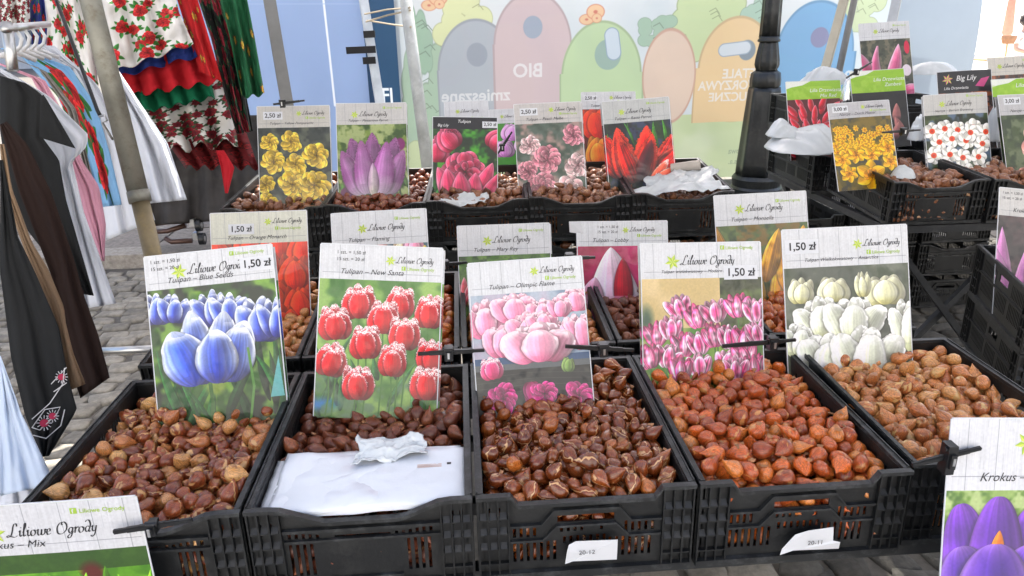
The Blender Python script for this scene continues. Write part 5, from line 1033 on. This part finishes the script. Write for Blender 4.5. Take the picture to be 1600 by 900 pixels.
def paint_text(C, s_, px, py, hpx, bx_, wd_, ztop, dd, col, xs=1., mirror=True, y=BY, al=.8):
    V, F = text_geo(s_, hpx*dd/FPX*1.35, 0, .02); p = at(px, py, y=y); sg = -1 if mirror else 1
    for f in F: poly(C, [((p.x+sg*V[i_][0]*xs-bx_)/wd_, (ztop-p.z-V[i_][1])/wd_) for i_ in f], col, al)
for a_ in (('zmieszane', 797, 156, 20), ('BIO', 848, 119, 22), ('METALE', 1196, 120, 15, 1.0), ('TWORZYWA', 1199, 138, 15, .95), ('SZTUCZNE', 1198, 156, 15, .95), ('PAPIER', 1330, 128, 20, 1.)): paint_text(C, *a_[:4], bx0, BWD, bz1, 6.9, (238, 240, 243), a_[4] if len(a_) > 4 else 1.)
for a_ in (('zakładowa', 1185, 239, 10), ('ducents s.a.', 1190, 255, 10)): paint_text(C, *a_, bx0, BWD, bz1, 6.9, (150, 170, 140), .9)
C *= (1-.03*vnoise(C.shape[0], C.shape[1], 120, 3)[..., None]); C[:] = lerp(C, np.array([.80, .84, .86], np.float32), .2)*.84
M_BAN = img_mat('printed_banner', C, .42, 0, .22, .9, 3.2)
ban = wallsheet('printed_banner', bx0, bx1, BY, bz0, bz1, M_BAN, 'large banner with recycling bins seen from its back, lettering mirrored', 'banner', .07, 90, 40, 3)
M_BLET = mat('white_banner_print', (.80, .83, .86), .5, trans=.15)
TC = canvas(700, 690, (150, 175, 218)); TC *= (1-.05*vnoise(690, 700, 90, 4)[..., None]); tl0 = at(505, 0, y=6.35); tl1 = at(523, 165, y=6.35); line(TC, [((tl0.x+3.3)/2.52, (2.5-tl0.z)/2.52), ((tl1.x+3.3)/2.52, (2.5-tl1.z)/2.52)], .008, (232, 240, 250)); line(TC, [(0, .28), (1, .30)], .003, (165, 188, 224), .7)
M_TW = img_mat('light_blue_tent_wall', TC, .6, 0, .10, .3, 3)
tw = wallsheet('tent_wall', -3.3, -.78, 6.35, .02, 2.5, M_TW, 'light blue tent wall left of the banner', 'tent wall', .03)
NC = canvas(120, 840, (38, 74, 108)); paint_text(NC, 'FI', 597, 160, 24, -.86, .34, 2.4, 6.9, (225, 232, 240), .8, False, 6.28, 1); M_NAVY = img_mat('navy_print', NC, .5, 0, .15)
nb = wallsheet('banner_strip', -.86, -.52, 6.28, .02, 2.4, M_NAVY, 'navy blue banner strip with large white letters', 'banner', .01, 8, 8)
M_TW2 = mat('grey_blue_tent_wall', (.42, .50, .58), .6, var=.04, vscale=2, trans=.12, bump=.25, bscale=3)
rx0 = at(1388, 60, y=5.4).x; rx1 = at(1537, 0, y=5.4).x
wallsheet('tent_wall', rx0, rx1, 5.4, .02, 2.4, M_TW2, 'grey-blue tent wall right of the banner with a bowed edge', 'tent wall', .02, 30, 20, 5, edge=lambda v: .06*math.sin(v*math.pi*1.3)-.1*(1-v))

# ------------------------------------------------------------------ cast-iron lamp post
M_IRON = mat('black_cast_iron', (.022, .024, .024), .32, .3, var=.3, coat=.3, bump=.25, bscale=40, wear=(.05, .05, .045))
lp = at(1180, 300, z=0); t = empty('lamp_post', (lp.x, lp.y, 0), 0, 'black cast-iron lamp post with bell-shaped fluted foot in front of the banner', 'lamp post')
q = MB(); flute = lambda n_, a: (lambda th, z: 1-a*(.5+.5*math.cos(n_*th))**.5)
q.lathe([(.235, 0), (.235, .05), (.215, .07), (.225, .14), (.205, .17)], 40); q.build('plinth', M_IRON, t)
q = MB(); q.lathe([(.200, .17), (.196, .28), (.185, .42), (.172, .60), (.158, .78), (.148, .92), (.140, .96)], 64, flute=flute(6, .17)); q.build('bell', M_IRON, t, True)
q = MB(); q.lathe([(.12, .955), (.135, .97), (.137, 1.02), (.128, 1.08), (.10, 1.10)], 48, flute=flute(12, .06)); q.lathe([(.10, 1.10), (.095, 1.115), (.104, 1.125), (.112, 1.15), (.110, 1.19), (.098, 1.26), (.085, 1.33), (.08, 1.35)], 64, flute=flute(9, .16)); q.lathe([(.095, 1.345), (.098, 1.36), (.085, 1.375), (.092, 1.39)], 32); q.build('collar', M_IRON, t, True)
q = MB(); q.lathe([(.088, 1.388), (.084, 1.6), (.075, 2.6), (.06, 3.6)], 64, flute=flute(8, .13)); q.build('shaft', M_IRON, t, True)
q = MB(); q.lathe([(.06, 3.6), (.10, 3.63), (.16, 3.66), (.19, 3.95), (.05, 4.1), (.03, 4.25)], 16); q.build('lantern', M_IRON, t)

# ------------------------------------------------------------------ street beyond, bright in the sun
wallsheet('added_white_sheet', 8.2, 17, 19, .5, 3.8, mat('added_white_canvas', (.84, .83, .80), .8, var=.03, trans=.5), 'white sheet added to brighten the street behind the seated person', 'tent', .05, 30, 8, 7)  # translucent white sheet added so the street end blows out to white
M_FAC = mat('cream_plaster', (.66, .65, .63), .9, var=.05)
M_WIN = mat('dark_window', (.12, .14, .16), .15, coat=.5)
for x0, x1, y, hgt, lab in ((-22, 4, -18, 11, 'cream town house across the street, behind the viewer'), (4.5, 30, -18, 9.5, 'second cream town house across the street, behind the viewer'), (6, 19, 30, 9, 'cream plastered house at the end of the sunny street'), (-24, 5.5, 34, 9, 'long pale house behind the tents')):
    t = empty('house', ((x0+x1)/2, y, 0), 0, lab, 'house'); w = x1-x0; q = MB(); q.box(-w/2, w/2, 0, 6, 0, hgt); q.build('wall', M_FAC, t)
    q = MB(); q.add([(-w/2-.3, -.4, hgt), (w/2+.3, -.4, hgt), (w/2+.3, 6.4, hgt), (-w/2-.3, 6.4, hgt), (-w/2-.3, 3, hgt+2.4), (w/2+.3, 3, hgt+2.4)], [(0, 1, 5, 4), (3, 4, 5, 2), (0, 4, 3), (1, 2, 5), (0, 3, 2, 1)]); q.build('roof', mat('clay_roof', (.4, .18, .1), .8), t)
    k = -w/2+1.2; fy = 6.0 if y < 0 else 0; sg_ = -1 if y < 0 else 1
    while k < w/2-1:
        for zz in (1.0, 4.6):
            q = MB(); q.box(k-.5, k+.5, *sorted((fy-.03*sg_, fy-.004*sg_)), zz, zz+1.7); wo_ = q.build('window', M_WIN, t); q = MB(); q.box(k-.6, k+.6, *sorted((fy-.12*sg_, fy-.032*sg_)), zz-.12, zz-.01); q.build('sill', M_FAC, wo_)
        k += 2.4
q = MB(); q.add([(-30, -7.9, .004), (30, -7.9, .004), (30, -.75, .004), (-30, -.75, .004)], [(0, 1, 2, 3)]); tag(q.build('street_paving', mat('warm_stone_paving', (.33, .32, .30), .9, var=.15, vscale=4)), kind='structure')
q = MB(); q.add([(4, 7.2, .006), (40, 7.2, .006), (40, 60, .006), (4, 60, .006)], [(0, 1, 2, 3)]); tag(q.build('market_square_paving', mat('pale_limestone_paving', (.66, .63, .57), .9, var=.08, vscale=3)), kind='structure')
# ------------------------------------------------------------------ person sitting by the sunny table
M_SKIN = mat('skin', (.60, .38, .28), .5, var=.05); M_TEE = mat('white_tee', (.80, .80, .80), .8); M_JEAN = mat('dark_denim', (.06, .08, .13), .8); M_HAIR = mat('dark_hair', (.03, .02, .018), .5)
def skinned(name, verts, edges, radii, mt, parent, root=0, lvl=2):
    me = bpy.data.meshes.new(name); me.from_pydata([tuple(v) for v in verts], edges, []); o = mobj(name, me, parent); me.materials.append(mt)
    o.modifiers.new('k', 'SKIN'); s = o.modifiers.new('u', 'SUBSURF'); s.levels = s.render_levels = lvl
    if not me.skin_vertices: me.attributes
    for i, r_ in enumerate(radii):
        sv = me.skin_vertices[0].data[i]; sv.radius = (r_, r_) if not isinstance(r_, tuple) else r_; sv.use_root = (i == root)
    return o
pp = at(1598, 60, d=14.); base = Vector((pp.x, pp.y, 0)); t = empty('person', base, .3, 'dark-haired person in a white t-shirt seated beside the sunny table', 'person')
S_ = [(0, 0, .52), (0, .01, .72), (0, 0, .95), (0, -.02, 1.10), (0, -.03, 1.18), (0, -.05, 1.30),   # pelvis..head
      (.18, -.01, 1.06), (.25, -.10, .84), (.20, -.32, .78), (-.18, -.01, 1.06), (-.25, -.08, .84), (-.18, -.30, .78),
      (.10, -.05, .50), (.13, -.44, .50), (.13, -.42, .10), (.13, -.56, .05), (-.10, -.05, .50), (-.13, -.44, .50), (-.13, -.40, .10), (-.13, -.54, .05)]
E_ = [(0, 1), (1, 2), (2, 3), (3, 4), (4, 5), (3, 6), (6, 7), (7, 8), (3, 9), (9, 10), (10, 11), (0, 12), (12, 13), (13, 14), (14, 15), (0, 16), (16, 17), (17, 18), (18, 19)]
skinned('body', S_, E_, [(.15, .11), (.13, .10), (.15, .11), (.08, .07), (.055, .055), (.085, .10), .055, .042, .03, .055, .042, .03, .085, .06, .045, .035, .085, .06, .045, .035], M_SKIN, t)
skinned('t_shirt', [(0, 0, .55), (0, .01, .72), (0, 0, .95), (0, -.015, 1.10), (.19, -.01, 1.06), (.235, -.07, .92), (-.19, -.01, 1.06), (-.235, -.06, .92)], [(0, 1), (1, 2), (2, 3), (3, 4), (4, 5), (3, 6), (6, 7)], [(.165, .125), (.145, .115), (.165, .125), (.09, .08), .072, .062, .072, .062], M_TEE, t)
skinned('trousers', [(0, 0, .52), (.10, -.05, .50), (.13, -.44, .50), (.13, -.42, .14), (-.10, -.05, .50), (-.13, -.44, .50), (-.13, -.40, .14)], [(0, 1), (1, 2), (2, 3), (0, 4), (4, 5), (5, 6)], [(.17, .13), .10, .075, .06, .10, .075, .06], M_JEAN, t)
q = MB(); P = []
bm = bmesh.new(); bmesh.ops.create_icosphere(bm, subdivisions=3, radius=.115)
from mathutils import noise as _nz
for v in bm.verts:
    v.co *= 1+.18*_nz.noise(v.co*22); v.co.y += .02
    if v.co.y < -.02 and v.co.z < .03: v.co.y = -.0+v.co.y*.2
me = bpy.data.meshes.new('hair'); bm.to_mesh(me); bm.free(); me.materials.append(M_HAIR); o = mobj('hair', me, t); o.location = (0, -.03, 1.355)
for sx in (-.033, .033):
    q = MB(); q.tube([(sx, -.15, 1.315), (sx, -.156, 1.315)], .010, 8); q.build('eye', M_HAIR, t)
q = MB(); q.tube([(0, -.135, 1.31), (0, -.168, 1.285), (0, -.14, 1.275)], .012, 8); q.build('nose', M_SKIN, t, True)
q = MB(); q.tube([(-.025, -.148, 1.25), (0, -.155, 1.247), (.025, -.148, 1.25)], .006, 6); q.build('mouth', mat('lips', (.5, .2, .18), .5), t)
for s in (-1, 1):
    q = MB(); hx = .19*s
    q.tube([(hx, -.30, .78), (hx*.97, -.36, .775), (hx*.95, -.39, .775)], [.026, .034, .03], 8)
    for f_ in range(4): fx = hx*.95+(f_-1.5)*.018; q.tube([(fx, -.385, .778), (fx, -.425-.008*(f_ in (1, 2)), .772), (fx, -.445-.008*(f_ in (1, 2)), .755)], [.009, .008, .006], 6)
    q.tube([(hx*.95-.03*s, -.35, .778), (hx*.95-.05*s, -.385, .77), (hx*.95-.048*s, -.405, .765)], [.011, .009, .007], 6); q.build('hand', M_SKIN, t, True)
M_WOOD = mat('light_wood', (.5, .33, .17), .6, var=.2)
q = MB(); q.box(-.2, .2, -.2, .2, .42, .46); [q.box(x-.02, x+.02, y-.02, y+.02, 0, .42) for x in (-.17, .17) for y in (-.17, .17)]; o = q.build('stool', M_WOOD); o.location = base; tag(o, 'wooden stool under the seated person', 'stool')
tb = at(1572, 78, d=13.2); t = empty('wooden_table', (tb.x, tb.y, 0), .2, 'light wooden table with slatted top beside the seated person', 'table')
for k in range(6): q = MB(); q.box(-.55, .55, -.35+.118*k, -.25+.118*k, .70, .73); q.build('slat', M_WOOD, t)
for x in (-.5, .5):
    for y in (-.3, .3): q = MB(); q.box(x-.025, x+.025, y-.025, y+.025, 0, .698); q.build('leg', M_WOOD, t)
for px, py, d, w, hh_, col, nm, lab in ((1576, 62, 13.2, .12, .14, (.35, .2, .12), 'wicker_basket', 'brown basket standing on the sunny wooden table'), (1560, 84, 12.4, .2, .3, (.75, .48, .36), 'cardboard_box', 'pinkish cardboard box in front of the sunny table')):
    p = at(px, py, d=d); q = MB(); q.lathe([(w*.75, -hh_/2), (w, hh_*.1), (w*1.02, hh_/2), (w*.9, hh_/2), (w*.85, hh_*.3)], 14 if 'bask' in nm else 4); o = q.build(nm, mat(nm, col, .8)); o.location = p if 'bask' in nm else (p.x, p.y, hh_/2); tag(o, lab, 'basket' if 'bask' in nm else 'box')
p = at(1578, 30, d=15); t = empty('closed_parasol', (p.x, p.y, 0), 0, 'folded pinkish parasol leaning in the sunny street', 'parasol')
q = MB(); q.tube([(.1, 0, .02), (-.05, 0, 2.3)], .02, 8); q.build('pole', M_WOOD, t); q = MB(); q.tube([(.02, 0, .95), (.0, 0, 1.1), (-.03, 0, 1.7), (-.05, 0, 2.2)], [.03, .10, .07, .02], 12); q.build('canopy', mat('pink_canvas', (.62, .30, .22), .8), t, True)
# ------------------------------------------------------------------ hanging clothes
from mathutils import noise as nz
def fab(name, col, tile=None, **k): return mat(name, col, k.pop('rough', .9), var=.08, vscale=4, bump=.7, bscale=22, sheen=0, spec=.2, **k)
def curve_at(pts, t):
    L = [0]
    for a, b in zip(pts[:-1], pts[1:]): L.append(L[-1]+math.hypot(b[0]-a[0], b[1]-a[1])+1e-6)
    s = t*L[-1]
    for i in range(len(pts)-1):
        if s <= L[i+1]+1e-9: k = (s-L[i])/(L[i+1]-L[i]); return (pts[i][0]+(pts[i+1][0]-pts[i][0])*k, pts[i][1]+(pts[i+1][1]-pts[i][1])*k)
    return pts[-1]
def cloth(L, Rr, d, amp=.02, nf=3, slope=0., seed=1, ny=40, nx=26, grow=.6, hem=0.):
    P = []; UV = []; amp *= .62 if d < 3 else 1
    for j in range(ny+1):
        t = j/ny; a = curve_at(L, t); b = curve_at(Rr, t); row = []
        for i in range(nx+1):
            s = i/nx; x = a[0]+(b[0]-a[0])*s; y = a[1]+(b[1]-a[1])*s+hem*t**6*math.sin(s*nf*6.28+seed)
            f = amp*(1-grow+grow*t)*(math.sin(s*nf*6.28+seed+1.2*math.sin(t*3+seed))+.5*math.sin(s*nf*13+seed*2+t*2)+.5*nz.noise(Vector((s*3+seed, t*4, 0))))+amp*.35*nz.noise(Vector((s*6, t*9, seed)))
            row.append(at(x, y, d=d+slope*s+f)); UV.append((s, 1-t))
        P.append(row)
    return P, UV
def garment(name, L, Rr, d, m, label, cat='shirt', group=None, parent=None, **k):
    P, UV = cloth(L, Rr, d, **k); q = MB(); q.grid(P)
    if parent:
        iv = parent.matrix_world.inverted(); q.v = [tuple(iv @ Vector(v)) for v in q.v]
        o = q.build(name, m, parent, True, UV); solidify(o, .002); return o
    o = q.build(name, m, None, True, UV); solidify(o, .0022); return tag(o, label, cat, group)
def rosecloth(bgc, seed, n=9, pal=((120, 8, 14), (190, 22, 28), (225, 60, 58)), r0=.06, lc=(40, 92, 40), w=380, asp=1.2, stripes=None, dots=None):
    C = canvas(w, int(w*asp), bgc); C *= (1-.06*vnoise(C.shape[0], w, 30, seed)[..., None]); r = random.Random(seed)
    if stripes: [line(C, [(x/8., 0), (x/8., asp)], .012, stripes) for x in range(9)]
    pts = []
    for k in range(400):
        x, y = r.uniform(0, 1), r.uniform(0, asp)
        if all(math.hypot(x-a, y-b) > r0*2.3 for a, b in pts): pts.append((x, y))
        if len(pts) >= n: break
    for k, (x, y) in enumerate(pts): rose(C, x, y, r0*r.uniform(.75, 1.15), pal, seed*50+k, True, lc)
    if dots:
        for k in range(60): ell(C, r.uniform(0, 1), r.uniform(0, asp), .008, .008, dots, 1)
    return C
ROSEW = img_mat('white_rose_fabric', rosecloth((232, 230, 226), 3, 17, r0=.062, lc=(50, 115, 45)), .85, bump=0); ROSEW2 = img_mat('white_rose_fabric_small', rosecloth((228, 226, 220), 5, 60, ((70, 8, 20), (130, 18, 34), (170, 50, 60)), .04, (50, 80, 50)), .85)
REDF = img_mat('red_flowered_fabric', rosecloth((190, 18, 26), 7, 16, ((190, 120, 20), (220, 160, 40), (240, 200, 90)), .03, (30, 80, 50)), .85)
BLKR = img_mat('black_rose_fabric', rosecloth((14, 20, 16), 9, 22, ((90, 10, 30), (150, 20, 40), (200, 70, 90)), .06, (30, 80, 50), dots=(170, 30, 40)), .85)
GRNF = img_mat('green_flowered_fabric', rosecloth((14, 92, 54), 11, 10, ((190, 130, 30), (225, 170, 50), (240, 210, 100)), .035, (120, 30, 30)), .85)
BLUR = img_mat('blue_rose_fabric', rosecloth((28, 44, 120), 13, 12, r0=.06), .85); LBR = rosecloth((128, 178, 222), 15, 0)
for x, y, r_ in ((.55, .45, .13), (.35, .62, .11), (.55, .80, .10), (.55, .97, .11), (.15, .5, .09)): rose(LBR, x, y, r_, seed=int(y*90))
LBR = img_mat('light_blue_rose_fabric', LBR, .85); BURG = img_mat('burgundy_fabric', rosecloth((110, 12, 20), 17, 40, ((60, 5, 10), (140, 20, 26), (180, 40, 40)), .04, (60, 10, 10)), .85)
F_BLK = fab('black_jersey', (.016, .017, .018)); F_BRN = fab('dark_brown_linen', (.022, .012, .010)); F_BEI = fab('beige_linen', (.24, .16, .10)); F_WHT = fab('white_cotton', (.66, .69, .76)); F_PNK = fab('pink_cotton', (.66, .32, .42))
F_TAU = fab('taupe_linen', (.26, .24, .22)); F_LBL = fab('light_blue_cotton', (.34, .52, .78)); F_LBL2 = fab('pale_blue_cotton', (.60, .70, .86)); F_RED = fab('red_cotton', (.55, .02, .03)); F_GRN = fab('green_cotton', (.01, .17, .08)); F_NVY = fab('navy_cotton', (.02, .04, .20))
gs = 'clothes hanging on the rack at the left'
garment('long_shirt', [(0, 560), (0, 660), (0, 775)], [(0, 556), (34, 648), (86, 756)], 1.50, F_LBL2, 'pale blue long shirt, nearest on the rack at the lower left', group=gs, amp=.012, nf=2, seed=2)
o = garment('white_shirt', [(0, 740), (0, 800)], [(60, 735), (88, 790)], 1.56, F_WHT, 'white top with dark print peeking out under the pale blue shirt', 'shirt', gs, amp=.012, seed=6)
o = garment('embroidered_tunic', [(0, 250), (0, 420), (18, 560), (40, 650), (66, 714)], [(4, 250), (28, 370), (58, 432), (92, 512), (106, 590), (120, 640), (76, 712)], 1.62, F_BLK, 'black tunic with red and white embroidery at its hem', 'tunic', gs, amp=.012, nf=1.8, seed=3)
M_RIM = mat('white_thread', (.6, .6, .62), .8); M_RTH = mat('red_thread', (.42, .02, .07), .8)
q = MB(); q2 = MB()
for cx, cy, rr_ in ((96, 589, 5), (69, 661, 6), (82, 650, 5)):
    for k in range(12): a = k*30; c, s = math.cos(R(a)), math.sin(R(a)); q.tube([at(cx+c*rr_*1.2, cy+s*rr_*1.2, d=1.585), at(cx+c*rr_*2., cy+s*rr_*2., d=1.583)], .0009, 4)
    q2.tube([at(cx, cy, d=1.590), at(cx, cy, d=1.584)], rr_*1.6/FPX, 12)
for pts in ([(50, 655), (78, 630), (98, 600), (101, 575)], [(52, 680), (72, 685), (95, 665), (101, 640)], [(50, 668), (62, 672), (88, 648), (94, 636), (70, 640), (50, 668)], [(80, 600), (104, 574)], [(84, 612), (104, 598)]):
    q.tube([at(x, y, d=1.586) for x, y in pts], .0011, 5)
q.build('embroidery', M_RIM, o); q2.build('embroidery', M_RTH, o)
garment('beige_blouse', [(0, 225), (8, 305), (26, 355), (54, 432), (88, 512), (104, 612)], [(6, 225), (20, 300), (48, 375), (76, 422), (100, 480), (103, 505), (114, 552), (133, 600)], 1.72, F_BEI, 'beige blouse between the black tunic and the dark brown one', 'blouse', gs, amp=.009, nf=1.5, seed=4)
garment('brown_blouse', [(0, 195), (30, 300), (80, 430), (100, 540), (126, 622)], [(10, 190), (42, 225), (80, 300), (114, 400), (131, 462), (153, 522), (171, 590)], 1.82, F_BRN, 'dark brown long blouse behind the beige one', 'blouse', gs, amp=.010, nf=1.5, seed=5)
garment('black_t_shirt', [(0, 118), (0, 200), (20, 330), (120, 458)], [(40, 130), (68, 150), (66, 215), (92, 250), (102, 310), (146, 462)], 1.98, F_BLK, 'black short-sleeved t-shirt with one sleeve pointing right', group=gs, amp=.02, nf=1.5, seed=7)
garment('sleeve', [(64, 150), (62, 215)], [(68, 148), (118, 232)], 1.95, F_BLK, '', parent=bpy.data.objects['black_t_shirt'], amp=.006, nf=1, seed=7)
garment('white_t_shirt', [(0, 112), (40, 140), (52, 205), (80, 250), (105, 330), (134, 482)], [(0, 106), (76, 150), (139, 212), (132, 235), (112, 250), (130, 330), (181, 474)], 2.10, F_WHT, 'white t-shirt hanging behind the black t-shirt, lowest hem', group=gs, amp=.016, nf=2, seed=8)
garment('pink_t_shirt', [(0, 101), (50, 122), (90, 200), (110, 260), (130, 330), (160, 408)], [(0, 99), (70, 125), (100, 180), (128, 252), (154, 290), (165, 350), (163, 408)], 2.22, F_PNK, 'pink t-shirt behind the white t-shirt', group=gs, amp=.014, nf=2, seed=9)
garment('taupe_shirt', [(0, 85), (60, 106), (105, 170), (140, 290), (142, 305)], [(0, 82), (72, 112), (118, 170), (130, 220), (150, 300)], 2.36, F_TAU, 'grey-brown linen shirt behind the pink one', group=gs, amp=.012, nf=2, seed=10)
garment('light_blue_blouse', [(0, 76), (30, 84), (90, 150), (125, 230), (155, 324)], [(25, 74), (110, 105), (150, 165), (172, 240), (190, 320)], 2.50, LBR, 'light blue blouse printed with red roses', 'blouse', gs, amp=.014, nf=2, seed=11)
garment('white_blouse', [(50, 70), (110, 105), (140, 200), (165, 376)], [(85, 72), (150, 130), (200, 220), (242, 344)], 2.70, F_WHT, 'white long blouse behind the light blue rose blouse', 'blouse', gs, amp=.018, nf=2.5, seed=12)
garment('white_dress', [(170, 120), (205, 200), (232, 318)], [(185, 110), (262, 225), (292, 312)], 3.3, F_WHT, 'white dress hem hanging right of the thick pole', 'dress', gs, amp=.03, nf=2, seed=13)
# rail and hangers
t = empty('clothes_rack', at(20, 420, z=0), 0, 'chrome clothes rack at the left edge', 'rack'); iv = t.location
q = MB(); q.tube([at(8, 45, d=1.95)-iv, at(75, 38, d=2.9)-iv], .012, 12); q.build('rail', M_METAL, t, True); q = MB(); q.tube([at(10, 36, d=2.0)-iv, at(20, 110, d=2.0)-iv], .014, 12); q.build('upright', M_METAL, t, True)
q = MB(); q.tube([at(150, 549, d=2.35)-iv, at(262, 544, d=2.35)-iv], .012, 12); q.build('foot_bar', M_METAL, t, True)
M_HNG = mat('white_plastic', (.75, .76, .78), .35, coat=.3)
for k, (px, py, d) in enumerate(((22, 60, 2.1), (34, 58, 2.25), (46, 57, 2.4), (58, 56, 2.55))):
    t = empty('coat_hanger', at(px, py+22, d=d), 0, f'white plastic hanger carrying the {("taupe shirt", "light blue blouse", "white long blouse", "hindmost shirt")[k]}', 'hanger', 'white hangers on the rail'); c = t.location
    q = MB(); q.tube([at(px, py+22, d=d)-c, at(px+10, py+12, d=d)-c, at(px+12, py, d=d)-c, at(px+4, py-12, d=d)-c, at(px-10, py-16, d=d)-c, at(px-18, py-10, d=d)-c], .0055, 8); q.build('hook', M_HNG, t, True)
    q = MB(); q.tube([at(px-30, py+30, d=d-.05)-c, at(px, py+20, d=d)-c, at(px+34, py+34, d=d+.05)-c], .007, 8); q.build('arm', M_HNG, t, True)
q = MB(); q.tube([at(88, 0, d=2.3), at(118, 80, d=2.3), at(152, 172, d=2.25), at(157, 182, d=2.25)], .006, 8); o = q.build('elastic_cord', M_BLACK, None, True); tag(o, 'black elastic cord running down to the thick pole', 'cord')
q = MB(); q.tube([at(155, 182, d=2.25), at(163, 180, d=2.2), at(167, 188, d=2.18), at(160, 192, d=2.2), at(176, 218, d=2.2)], .0035, 6); q.build('hook', M_METAL, o, True)
# folk skirts behind
gk = 'folk skirts hanging behind the rack'
garment('rose_dress', [(66, -30), (75, 30), (72, 84)], [(122, -30), (140, 60), (154, 132)], 3.5, ROSEW, 'white dress with red roses left of the thick pole', 'dress', gk, amp=.03, nf=2, seed=21, hem=2)
garment('blue_rose_dress', [(46, -30), (48, 30), (50, 70)], [(66, -30), (72, 30), (74, 68)], 3.65, BLUR, 'blue dress printed with roses behind the hangers', 'dress', gk, amp=.02, nf=1, seed=20)
garment('white_embroidered_blouse', [(0, -30), (0, 40)], [(44, -30), (48, 42)], 3.6, ROSEW2, 'white blouse with dark red embroidery in the top left corner', 'blouse', gk, amp=.02, nf=2, seed=19)
garment('rose_skirt', [(150, -30), (160, 40), (178, 112)], [(268, -30), (280, 20), (302, 68)], 3.5, ROSEW, 'white skirt with red roses and a blue border, foremost of the folk skirts', 'skirt', gk, amp=.045, nf=3, seed=22, hem=4)
garment('blue_skirt', [(165, 60), (180, 121)], [(285, 30), (308, 88)], 3.58, F_NVY, 'navy blue frill showing below the white rose skirt', 'skirt', gk, amp=.045, nf=3, seed=22, hem=4)
garment('red_skirt', [(160, 60), (185, 152)], [(300, 30), (344, 127)], 3.66, F_RED, 'bright red skirt frill below the navy one', 'skirt', gk, amp=.05, nf=5, seed=24, hem=5)
garment('red_flowered_skirt', [(268, -30), (312, 112)], [(300, -30), (347, 128)], 3.60, REDF, 'red skirt with small yellow flowers', 'skirt', gk, amp=.02, nf=1.5, seed=25)
garment('green_skirt', [(170, 90), (190, 182)], [(310, 60), (336, 152)], 3.76, F_GRN, 'dark green frill below the bright red one', 'skirt', gk, amp=.05, nf=6, seed=26, hem=4)
garment('small_rose_skirt', [(185, 150), (205, 205), (220, 240)], [(350, 90), (366, 180), (372, 222)], 3.86, ROSEW2, 'white skirt with small dark red roses below the green frill', 'skirt', gk, amp=.06, nf=4, seed=27, hem=8)
garment('burgundy_skirt', [(245, 200), (290, 262)], [(375, 180), (404, 262)], 3.95, BURG, 'burgundy frill with fringe, lowest of the folk skirts', 'skirt', gk, amp=.05, nf=5, seed=28, hem=5)
garment('black_rose_skirt', [(300, -30), (330, 60), (352, 150), (370, 210)], [(340, -30), (372, 80), (395, 205)], 3.72, BLKR, 'black skirt with dark red roses', 'skirt', gk, amp=.04, nf=2.5, seed=29)
garment('green_flowered_skirt', [(336, -30), (360, 60), (378, 152)], [(380, -30), (398, 60), (413, 148)], 3.62, GRNF, 'green skirt with yellow flowers, rightmost of the folk skirts', 'skirt', gk, amp=.04, nf=2, seed=30, hem=3)
garment('scarf', [(338, 235), (345, 260), (352, 302)], [(350, 235), (366, 262), (356, 302)], 3.7, F_RED, 'thin red sash hanging below the burgundy frill', 'scarf', gk, amp=.01, nf=1, seed=31)
# dark things and trolley under the skirts
M_DK = mat('dark_backdrop', (.035, .030, .027), .7, var=.4, bump=.4, bscale=10)  # plain dark backdrop filling the dark area behind the skirts
garment('dark_backdrop', [(225, 180), (232, 352)], [(420, 180), (424, 340)], 5.2, M_DK, 'dark tarpaulin hanging behind the folk skirts', 'backdrop', None, amp=.05, nf=3, seed=33)
bag('grey_sack', at(318, 345, y=4.9), (.13, .12, .2), 21, 'light grey sack standing behind the trolley wheels', None, mat('grey_sacking', (.36, .34, .34), .9))
M_BRT = mat('brown_tube', (.10, .05, .035), .35, .3, coat=.3)
t = empty('trolley', at(270, 380, z=0.1), 0, 'brown tubular trolley with swivel castors under the skirts', 'trolley'); iv = t.location
for pts in ([(225, 352), (262, 347), (300, 345)], [(228, 363), (262, 361), (290, 352)], [(258, 372), (268, 378), (300, 376)], [(232, 340), (262, 340), (282, 330), (286, 312)], [(300, 345), (302, 300)]):
    q = MB(); q.tube([at(x, y, d=5.3)-iv for x, y in pts], .018, 10); q.build('frame_tube', M_BRT, t, True)
for px, py in ((311, 352), (316, 373)):
    c = at(px, py, d=5.25)-iv; q = MB(); q.tube([c+Vector((-.018, 0, 0)), c+Vector((.018, 0, 0))], .042, 20); w_ = q.build('castor', M_BLACK, t, False); q = MB(); q.tube([c+Vector((-.02, -.0, 0)), c+Vector((.02, 0, 0))], .02, 14); q.box(c.x-.055, c.x-.021, c.y-.03, c.y+.03, c.z-.0, c.z+.05); q.build('fork', M_METAL, w_)
